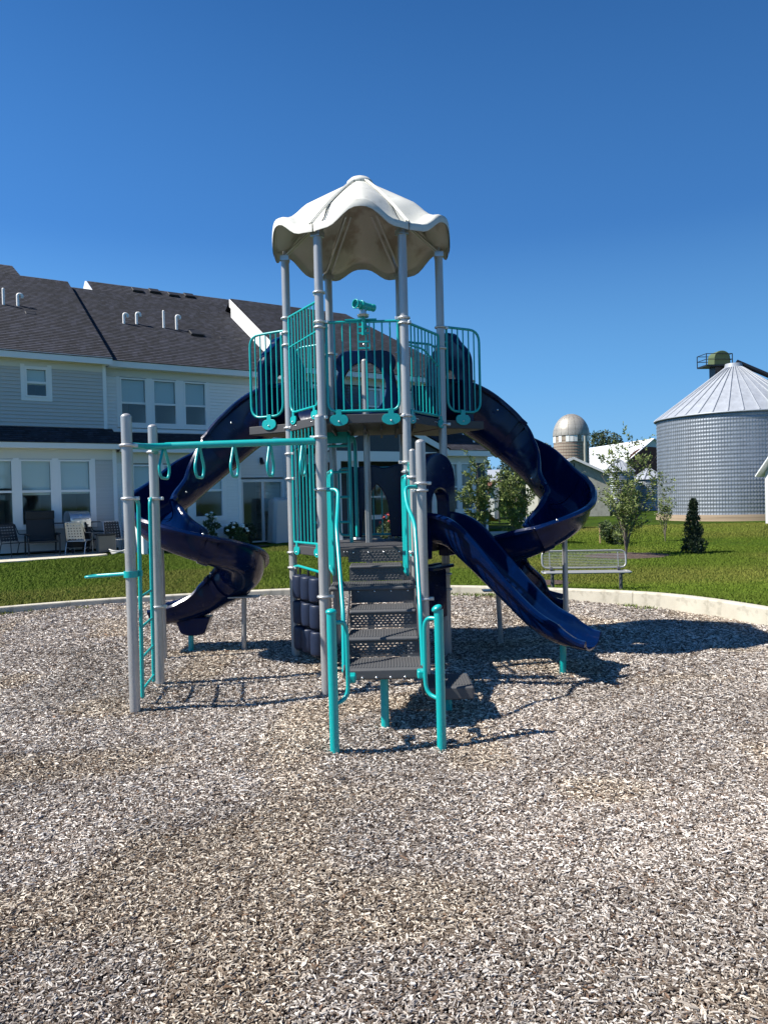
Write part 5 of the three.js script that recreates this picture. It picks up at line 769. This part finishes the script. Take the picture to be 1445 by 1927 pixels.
multiStem('young_tree', 'leafy multi-stemmed shrub covering the sunroom corner window', 'shrub', 3.35, -26.2, 3.05, 0.95, 10, 3000, 102, { start: 0.2, leaf: 0.11 });
multiStem('young_tree', 'broad leafy shrub behind the shaded spiral slide', 'shrub', 4.7, -26.6, 2.6, 1.3, 13, 4200, 103, { start: 0.14, leaf: 0.11 });
multiStem('young_tree', 'low sparse shrub right of the tall young tree, in front of the grain bin', 'shrub', 9.95, -26.4, 1.85, 0.65, 7, 800, 104, { start: 0.35, leaf: 0.085 });
multiStem('young_tree', 'shrub cut by the right edge of the picture', 'shrub', 12.25, -22.8, 2.0, 0.9, 7, 900, 105, { start: 0.3 });
bush('round_shrub', 'small round green shrub left of the tall young tree', 'shrub', 8.05, -26.0, lawnY(8.05, -26.0), 0.48, 0.95, 2600, 106, { leaf: 0.075 });
bush('conifer', 'small dark conical evergreen on the lawn before the grain bin', 'evergreen', 9.05, -21.8, lawnY(9.05, -21.8), 0.4, 1.55, 5200, 207, { set: greens.dark, cone: true, leaf: 0.09, lobes: 110, wid: 0.2 });
{
  const red = STD({ color: RGB(0.5, 0.07, 0.06), roughness: 0.7 }), whiteF = STD({ color: RGB(0.85, 0.84, 0.78), roughness: 0.7 });
  const at = (s, t) => houseAt(s, 0, t);
  let p = at(3.0, 4.1); bush('flower_bush', 'bush with red flowers in front of the gabled porch', 'bush', p.x, p.z, 0.1, 0.55, 0.95, 1600, 108, { flowers: 40, fmat: red, leaf: 0.08 });
  p = at(4.3, 4.2); bush('flower_bush', 'yellow-green bush right of the red-flowered bush', 'bush', p.x, p.z, 0.1, 0.42, 1.05, 1500, 109, { leaf: 0.08, set: greens.willow });
  p = at(-1.95, 1.85); bush('flower_bush', 'white hydrangea below the middle house', 'bush', p.x, p.z, 0.12, 0.5, 0.72, 1700, 110, { flowers: 13, fmat: whiteF, fsize: 0.06, leaf: 0.09 });
  p = at(-2.75, 1.8); bush('flower_bush', 'taller white-flowered bush beside the navy slide', 'bush', p.x, p.z, 0.12, 0.34, 1.1, 1000, 111, { flowers: 9, fmat: whiteF, fsize: 0.07, leaf: 0.09 });
  p = at(-1.2, 1.2); bush('flower_bush', 'dark evergreen bush left of the sliding door', 'bush', p.x, p.z, 0.12, 0.38, 0.75, 1300, 112, { set: greens.dark, leaf: 0.08 });
  p = at(-3.9, 1.9); bush('flower_bush', 'low dark bush behind the sunlit slide', 'bush', p.x, p.z, 0.12, 0.5, 0.5, 1100, 113, { set: greens.dark, leaf: 0.08 });
}
function bed(x, z, rx, rz, turn, label) { // mulch bed, slightly domed
  const g = new THREE.BufferGeometry(), pos = [], uv = [], idx = [], n = 40, m = 5, r = rng(Math.floor(x * 100 + 9000)); const wob = Array.from({ length: n }, () => 0.92 + 0.16 * r());
  for (let j = 0; j <= m; j++) for (let i = 0; i < n; i++) { const a = i / n * 6.2832, f = j / m * wob[i], px = Math.cos(a) * rx * f, pz = Math.sin(a) * rz * f, wx = x + px * Math.cos(turn) + pz * Math.sin(turn), wz = z - px * Math.sin(turn) + pz * Math.cos(turn); pos.push(wx, lawnY(wx, wz) + 0.012 + 0.05 * (1 - (j / m) ** 2) + 0.012 * (r() - 0.5), wz); uv.push(wx / 1.5, wz / 1.5); }
  for (let j = 0; j < m; j++) for (let i = 0; i < n; i++) { const a = j * n + i, b = j * n + (i + 1) % n; idx.push(a, b, a + n, b, b + n, a + n); }
  g.setAttribute('position', new THREE.Float32BufferAttribute(pos, 3)); g.setAttribute('uv', new THREE.Float32BufferAttribute(uv, 2)); g.setIndex(idx); g.computeVertexNormals(); if (g.attributes.normal.getY(0) < 0) { g.setIndex(idx.map((_, k) => idx[k - (k % 3) + [0, 2, 1][k % 3]])); g.computeVertexNormals(); }
  tag(mesh('mulch_bed', g, M.mulch, scene), label, 'mulch bed', null, 'structure'); keepOut.push([x, z, Math.max(rx, rz)]);
}
bed(7.0, -21.6, 1.25, 1.0, 0, 'dark mulch bed round the tall young tree'); bed(3.1, -15.2, 0.7, 0.5, 0.2, 'small dark mulch patch behind the bench');
{ const c = houseAt(-3.3, 0, 1.9); bed(c.x, c.z, 2.6, 0.8, HT, 'mulch bed along the middle house'); const d = houseAt(3.6, 0, 4.1); bed(d.x, d.z, 2.6, 0.7, HT, 'mulch bed before the porch'); }
tag(mesh('wooden_stake', [rbox(0.045, 0.62, 0.03, 7.54, 0.2, -26.05, 0.004), new THREE.ConeGeometry(0.025, 0.05, 4).translate(7.54, 0.53, -26.05)], M.wood, scene), 'thin wooden survey stake on the lawn', 'stake');
{ // plastic chair beyond the shrubs, and a slab under it
  tag(mesh('patio', rbox(4.2, 0.12, 1.6, 0, 0, 0, 0.01).rotateY(0.1).translate(4.9, 0.1, -30.2), M.concrete, scene), 'narrow concrete slab behind the broad shrub', 'patio', null, 'structure');
  const g = thing('garden_chair', 'pale high-backed garden chair beyond the shrubs', 'chair', [5.45, 0.16, -30.1], -0.7), m = STD({ color: RGB(0.5, 0.46, 0.4), roughness: 0.6 });
  mesh('backrest', rbox(0.48, 0.62, 0.035, 0, 0, 0, 0.015).rotateX(-0.2).translate(0, 0.75, -0.24), m, g); mesh('seat', rbox(0.5, 0.04, 0.46, 0, 0.43, 0, 0.015), m, g); for (const x of [-0.22, 0.22]) for (const z of [-0.2, 0.2]) mesh('leg', cyl(V(x, 0, z * 1.1), V(x, 0.42, z), 0.016, 0.016, 8), M.darkMetal, g);
}
// ---------------------------------------------------------------- farm
{ // big grain bin
  const g = thing('grain_bin', 'big corrugated steel grain bin with conical roof', 'grain bin', [18.95, 0, -40.1], 0.1), R = 3.95, H0 = 0.42, H1 = 5.55, prof = [];
  const n = 27 * 8; for (let i = 0; i <= n; i++) { const f = i / n; prof.push(new THREE.Vector2(R + 0.009 * Math.cos(f * 27 * Math.PI * 2), lerp(H0, H1, f))); }
  const wall = new THREE.LatheGeometry(prof, 128), uvA = wall.attributes.uv; for (let i = 0; i < uvA.count; i++) uvA.setXY(i, uvA.getX(i) * 30, uvA.getY(i) * 6); mesh('wall', wall, M.galvBin, g);
  const st = []; for (let i = 0; i < 180; i++) { const a = i / 180 * Math.PI * 2; if (Math.cos(a) < -0.3) continue; st.push(box(0.014, H1 - H0, 0.012, 0, (H0 + H1) / 2, R + 0.02).rotateY(a)); } mesh('stiffeners', st, M.galvBin, g).userData.kind = 'stuff';
  mesh('footing', new THREE.CylinderGeometry(R + 0.1, R + 0.12, 0.7, 64).translate(0, 0.07, 0), STD({ color: RGB(0.42, 0.33, 0.26), map: T.concrete, roughness: 0.95 }), g);
  const roof = part('roof', g), N = 36, s = Math.PI / N; const ye = H1 - 0.06, ya = 8.2, re = R + 0.14, ra = 0.42;
  const pg = quadGeo(V(-Math.sin(s) * re, ye, Math.cos(s) * re), V(Math.sin(s) * re, ye, Math.cos(s) * re), V(Math.sin(s) * ra, ya, Math.cos(s) * ra), V(-Math.sin(s) * ra, ya, Math.cos(s) * ra), [0, 0, 0.4, 0, 0.25, 2, 0.15, 2]);
  const rg = merge([cyl(V(0, ye + 0.03, re / 1 - 0.02), V(0, ya + 0.03, ra), 0.035, 0.022, 6)]);
  for (let k = 0; k < N; k++) { const p = mesh('roof_panel', pg, M.binRoof, roof); p.rotation.y = k * 2 * s; const q = mesh('roof_rib', rg, M.binRoof, roof); q.rotation.y = k * 2 * s + s; }
  mesh('eave_ring', new THREE.TorusGeometry(R + 0.1, 0.045, 8, 96).rotateX(Math.PI / 2).translate(0, ye, 0), M.binRoof, roof); mesh('peak_collar', new THREE.CylinderGeometry(0.42, 0.48, 0.26, 24).translate(0, ya + 0.08, 0), M.binRoof, roof);
  // head of the bucket elevator on a railed platform, and its spouts
  const hd = part('elevator_head', g, 'olive elevator head on a railed platform'), px = -0.55, pz = -0.9; mesh('leg_casing', box(0.5, 1.6, 0.6, px + 0.1, 7.7, pz), M.darkMetal, hd); mesh('platform', box(1.5, 0.08, 1.0, px, 8.42, pz), M.darkMetal, hd);
  const hs = new THREE.Shape(); hs.moveTo(-0.45, 0); hs.lineTo(-0.42, 0.45); hs.bezierCurveTo(-0.35, 0.85, 0.35, 0.85, 0.42, 0.45); hs.lineTo(0.45, 0); hs.closePath(); mesh('casing', extr(hs, 0.6, 0.04, 10).translate(px + 0.25, 8.46, pz - 0.3), M.olive, hd);
  const rail = []; for (const x of [-0.74, 0.74]) for (const z of [-0.48, 0.48]) rail.push(cyl(V(px + x, 8.44, pz + z), V(px + x, 9.05, pz + z), 0.025, 0.025, 6)); for (const y of [8.75, 9.05]) for (const [a, b] of [[[-0.74, -0.48], [0.74, -0.48]], [[-0.74, 0.48], [0.74, 0.48]], [[-0.74, -0.48], [-0.74, 0.48]], [[0.74, -0.48], [0.74, 0.48]]]) rail.push(cyl(V(px + a[0], y, pz + a[1]), V(px + b[0], y, pz + b[1]), 0.02, 0.02, 6)); mesh('railing', rail, M.darkMetal, hd);
  mesh('spout', cyl(V(0.1, 8.5, 0.1), V(4.3, 6.3, 1.2), 0.13, 0.13, 12), M.darkMetal, g); mesh('conveyor', cyl(V(1.8, 7.45, 0.3), V(6, 9.1, 0), 0.1, 0.1, 10), M.olive, g);
  keepOut.push([18.75, -40.1, 5]);
}
{ // old stave silo with a domed cap
  const g = thing('silo', 'old stave silo with a shiny metal dome', 'silo', [23.3, 0, -92]), R = 2.12;
  const N = 40, sg = box(2 * R * Math.tan(Math.PI / N) * 0.96, 8.7, 0.1, 0, 4.35, R - 0.04); for (let k = 0; k < N; k++) { const m = mesh('stave', sg, M.stave, g); m.rotation.y = k / N * 2 * Math.PI; }
  mesh('core', new THREE.CylinderGeometry(R - 0.1, R - 0.1, 8.7, 40).translate(0, 4.35, 0), M.stave, g);
  for (let i = 0; i < 22; i++) mesh('hoop', new THREE.TorusGeometry(R + 0.02, 0.022, 5, 48).rotateX(Math.PI / 2).translate(0, 0.4 + i * 0.37, 0), M.rust, g);
  const dm = part('dome', g), K = 16; const gore = new THREE.SphereGeometry(R + 0.1, 4, 10, 0, 2 * Math.PI / K * 0.97, 0, Math.PI / 2).scale(1, 1.24, 1).translate(0, 8.75, 0); for (let k = 0; k < K; k++) { const m = mesh('dome_gore', gore, M.domeMetal ??= STD({ color: RGB(0.66, 0.64, 0.6), map: T.streak, roughness: 0.5, metalness: 0.25 }), dm); m.rotation.y = k / K * 2 * Math.PI; }
  const pc = box(0.42, 0.75, 0.04, 0, 8.35, R + 0.03), pm = STD({ color: RGB(0.75, 0.74, 0.7), roughness: 0.6 }); const r = rng(3); for (let k = 0; k < 28; k++) { if (r() < 0.35) continue; const m = mesh('paint_patch', pc, pm, dm); m.rotation.y = k / 28 * 2 * Math.PI; m.scale.y = 1; m.position.y = 0; }
  mesh('chute', cyl(V(1.15, 0, 1.9), V(1.15, 8.6, 1.9), 0.22, 0.22, 10), M.barnGray, g);
}
function gableShed(name, label, cat, x, z, turn, w, l, h, rise, wallM, roofM, opt = {}) { // gable towards local +z
  const g = thing(name, label, cat, [x, 0, z], turn, opt.group), s = new THREE.Shape([[-w / 2, -0.2], [w / 2, -0.2], [w / 2, h], [0, h + rise], [-w / 2, h]].map(([a, b]) => new THREE.Vector2(a, b)));
  mesh('wall', extr(s, l, 0, 2).translate(0, 0, -l), wallM, g); const ov = opt.over ?? 0.25, L = Math.hypot(w / 2 + ov, rise * (w / 2 + ov) / (w / 2)), a = Math.atan2(rise, w / 2);
  for (const q of [-1, 1]) { const n = Math.max(4, Math.round(l / 0.9)); const rf = part('roof', g); for (let k = 0; k < n; k++) { const pw = (l + 2 * ov) / n; mesh('roof_sheet', box(L, 0.06, pw - 0.03, 0, 0, 0).rotateZ(-q * a).translate(q * (w / 2 + ov) / 2, h + rise - rise * (w / 2 + ov) / w + 0.07, ov - (k + 0.5) * pw), roofM, rf); } }
  return g;
}
{
  const g = gableShed('farm_shed', 'grey gabled farm shed in front of the silo', 'shed', 12.75, -50, -0.1, 4.7, 9, 2.85, 1.15, M.barnGray, M.metalRoof);
  mesh('loft_door', [box(0.62, 0.7, 0.05, -0.28, 3.3, 0.03)], M.barnGray, g); mesh('door_frame', [box(0.06, 0.8, 0.07, 0.07, 3.3, 0.04), box(0.8, 0.06, 0.07, -0.28, 2.92, 0.04)], M.black, g); mesh('rake_board', [-1, 1].map((q) => box(2.75, 0.16, 0.05, 0, 0, 0).rotateZ(-q * 0.455).translate(q * 1.25, 3.42, 0.28)), M.barnWhite, g);
  const b = gableShed('barn', 'long white barn with bright metal roof behind the sheds', 'barn', 35.2, -97, 0.2, 11.2, 24, 4.3, 4.2, M.barnWhite, M.barnRoof ??= STD({ color: RGB(0.86, 0.87, 0.88), roughness: 0.4, metalness: 0.15 }), { over: 0.4 }); mesh('hay_opening', [new THREE.CylinderGeometry(2.9, 2.9, 0.06, 24, 1).rotateX(Math.PI / 2).scale(1.1, 0.8, 1).translate(-0.6, 5.2, 0.03)], M.rust, b);
  mesh('barn_door', box(3, 2.6, 0.06, 0, 1.3, 0.04), M.rust, b);
  const c = thing('small_bin', 'small grey farm bin with conical roof beside the barn', 'grain bin', [19.0, 0, -60]); mesh('wall', new THREE.LatheGeometry(Array.from({ length: 81 }, (_, i) => new THREE.Vector2(1.15 + 0.02 * Math.cos(i * Math.PI / 2), i / 80 * 3.35)), 40), M.galvBin, c); { const rf = part('roof', c), N = 16, s = Math.PI / N, pg = quadGeo(V(-Math.sin(s) * 1.28, 3.3, Math.cos(s) * 1.28), V(Math.sin(s) * 1.28, 3.3, Math.cos(s) * 1.28), V(Math.sin(s) * 0.15, 4.3, Math.cos(s) * 0.15), V(-Math.sin(s) * 0.15, 4.3, Math.cos(s) * 0.15)), rg = cyl(V(0, 3.34, 1.28), V(0, 4.33, 0.15), 0.025, 0.015, 5); for (let k = 0; k < N; k++) { mesh('roof_panel', pg, M.binRoof, rf).rotation.y = k * 2 * s; mesh('roof_rib', rg, M.binRoof, rf).rotation.y = (k * 2 + 1) * s; } }
  const c2 = c.clone(); c2.name = numbered('small_bin'); c2.position.set(21.9, -0.3, -61.5); c2.scale.set(1.1, 0.9, 1.1); c2.userData = { label: 'second small farm bin, half hidden behind the big grain bin', category: 'grain bin' }; scene.add(c2);
  gableShed('low_building', 'low white farm building seen behind the shrubs', 'shed', 7.6, -50, 1.35, 5, 9, 2.2, 1.1, M.barnWhite, M.metalRoof);
  const t = thing('tarp_shelter', 'rust-brown curved tarp shelter behind the shrubs', 'shelter', [6.0, 0, -41], 0.4); mesh('cover', new THREE.CylinderGeometry(1.1, 1.1, 2.4, 18, 1, true, Math.PI * 0.5, Math.PI).rotateZ(0).rotateX(Math.PI / 2).rotateZ(Math.PI / 2).translate(0, 1.35, 0), STD({ color: RGB(0.2, 0.075, 0.055), roughness: 0.8, side: THREE.DoubleSide }), t); mesh('legs', [-1.08, 1.08].flatMap((x) => [-1.1, 1.1].map((z) => box(0.06, 1.4, 0.06, x, 0.7, z))), M.darkMetal, t);
  gableShed('white_shed', 'small white shed cut by the right edge of the picture', 'shed', 19.95, -31.4, 1.571, 2.6, 3.2, 2.35, 0.9, M.barnWhite, M.barnRoof, { over: 0.3 });
}
// distant trees
{
  const spots = [[31.5, -150, 12, 9, 'dark tree left of the silo on the skyline'], [26.5, -148, 10.4, 7, 'low dark tree farthest left on the skyline'], [44.5, -150, 13.9, 10, 'broad dome-shaped tree right of the silo on the skyline'], [52, -155, 12, 9, 'dark tree behind the white barn roof'], [60, -150, 12.5, 8, 'dark tree touching the grain bin on the skyline'], [18, -150, 10, 9, 'far tree above the low white building'], [8, -152, 9.5, 9, 'far tree hidden mostly by the right townhouse'], [37, -156, 9.5, 8, 'far tree directly behind the silo']];
  spots.forEach(([x, z, h, w, label], k) => {
    const r = rng(500 + k), g = thing('far_tree', label, 'tree', [x, 0, z], 0, 'trees on the skyline'), L = leafGeo(), lob = [];
    for (let i = 0; i < 46; i++) { const a = r() * 6.283, t = r(), q = Math.sqrt(r()), wy = Math.sqrt(Math.max(0.08, 1 - (1.55 * t - 0.62) ** 2)); lob.push([V(Math.cos(a) * w * 0.5 * wy * q, h * (0.18 + 0.72 * t), Math.sin(a) * w * 0.5 * wy * q), 0.9 + 0.9 * r(), 0.8 + 0.4 * r()]); }
    for (let i = 0; i < 5200; i++) { const [c, s, m] = lob[Math.floor(r() * lob.length)], d = rdir(r), p = c.clone().addScaledVector(d, s * (0.75 + 0.3 * r())), ld = d.clone().add(rdir(r)).normalize(); addLeaf(L, p, ld, ld.clone().cross(rdir(r)).normalize(), 0.42, 0.16, tint(r, greens.oak).map((v) => v * m)); }
    mesh('crown', leafMesh(L), M.leaf, g); mesh('trunk', [cyl(V(0, -0.3, 0), V(0, h * 0.45, 0), 0.35, 0.2, 8), ...[0, 2.1, 4.2].map((a) => cyl(V(0, h * 0.3, 0), V(Math.cos(a) * w * 0.25, h * 0.6, Math.sin(a) * w * 0.25), 0.15, 0.06, 6))], M.bark, g);
  });
}
{ // far hedgerow that reads as one mass along the skyline
  const r = rng(900), L = leafGeo(); for (let i = 0; i < 16000; i++) { const x = lerp(-170, 190, r()), hh = 4.5 + 2.2 * vnoise(x * 0.13 + 40, 3, 512, 4), p = V(x, r() * hh, -185 + r() * 6), d = rdir(r); addLeaf(L, p, d, d.clone().cross(rdir(r)).normalize(), 1.5, 0.6, tint(r, greens.oak)); }
  tag(mesh('treeline', leafMesh(L), M.leaf, scene), 'dark far treeline along the skyline', 'treeline', null, 'stuff');
}
{ // mown grass blades
  const r = rng(777), blades = [], n = 7; for (let i = 0; i < n; i++) { const a = r() * 6.283, q = r() * 0.035, x = Math.cos(a) * q, z = Math.sin(a) * q, h = 0.035 + 0.03 * r(), w = 0.0045, t = r() * 6.283, lx = (r() - 0.5) * 0.04, lz = (r() - 0.5) * 0.04; blades.push(x - Math.cos(t) * w, 0, z - Math.sin(t) * w, x + Math.cos(t) * w, 0, z + Math.sin(t) * w, x + lx, h, z + lz); }
  const g = new THREE.BufferGeometry(); g.setAttribute('position', new THREE.Float32BufferAttribute(blades, 3)); g.setAttribute('uv', new THREE.Float32BufferAttribute(new Float32Array(n * 6), 2)); g.computeVertexNormals();
  const list = [], d = new THREE.Object3D(), c = new THREE.Color();
  for (let zf = 8.3; zf < 34; zf += 0.25) { const hw = 0.58 * zf + 2.2, dens = 520 * (11 / Math.max(11, zf)) ** 1.35, k = Math.round(2 * hw * 0.25 * dens); for (let i = 0; i < k; i++) { const x = (r() * 2 - 1) * hw, z = -zf - r() * 0.25; const out = Math.hypot(x - pitC.x, z - pitC.z) - pitR(x, z); if (out < 0.19 && !(out < 0.0 && out > -0.45 && r() < 0.5 * sstep(0.5, 0.75, vnoise(x * 1.3 + 20, z * 1.3 + 20, 512, 6)) * (1 + out / 0.45))) continue; const q = V(x, 0, z).sub(HQ), s = q.dot(HD), t = q.dot(HN); if (t < 1.4 && s < 9) continue; if (s < -6.4 && t < (s < -8.6 ? 4.05 : 3.75)) continue; if (keepOut.some(([a, b, e]) => Math.hypot(x - a, z - b) < e * 0.92)) continue; list.push([x, z, out]); } }
  const im = new THREE.InstancedMesh(g, PHY({ color: RGB(1, 1, 1), roughness: 0.8, specularIntensity: 0.25, side: THREE.DoubleSide }), list.length);
  list.forEach(([x, z, out], i) => { const f = vnoise(x * 0.5 + 30, z * 0.5 + 30, 512, 12), dry = sstep(0.55, 0.8, vnoise(x * 0.25 + 80, z * 0.25 + 80, 512, 14)) * 0.5 + 0.45 * sstep(-26, -34, z) * sstep(5, 9, x), k = (0.75 + 0.5 * r()) * lerp(0.8, 1.2, f), s = (0.8 + 0.5 * r()) * (1 + 0.03 * Math.max(0, -z - 11)) * (out < 0.4 ? 1.5 : 1); d.position.set(x, out < 0 ? chipY(x, z) : lawnY(x, z) - 0.004, z); d.rotation.set(0, r() * 6.283, 0); d.scale.set(s * 1.2, s * 0.55, s * 1.2); d.updateMatrix(); im.setMatrixAt(i, d.matrix); im.setColorAt(i, c.setRGB(lerp(0.115, 0.23, dry) * k, lerp(0.166, 0.2, dry) * k, lerp(0.019, 0.052, dry) * k)); });
  im.name = 'grass'; im.castShadow = im.receiveShadow = true; tag(im, 'short mown grass blades covering the lawn', 'grass', null, 'stuff'); scene.add(im);
}
renderer.render(scene, camera);
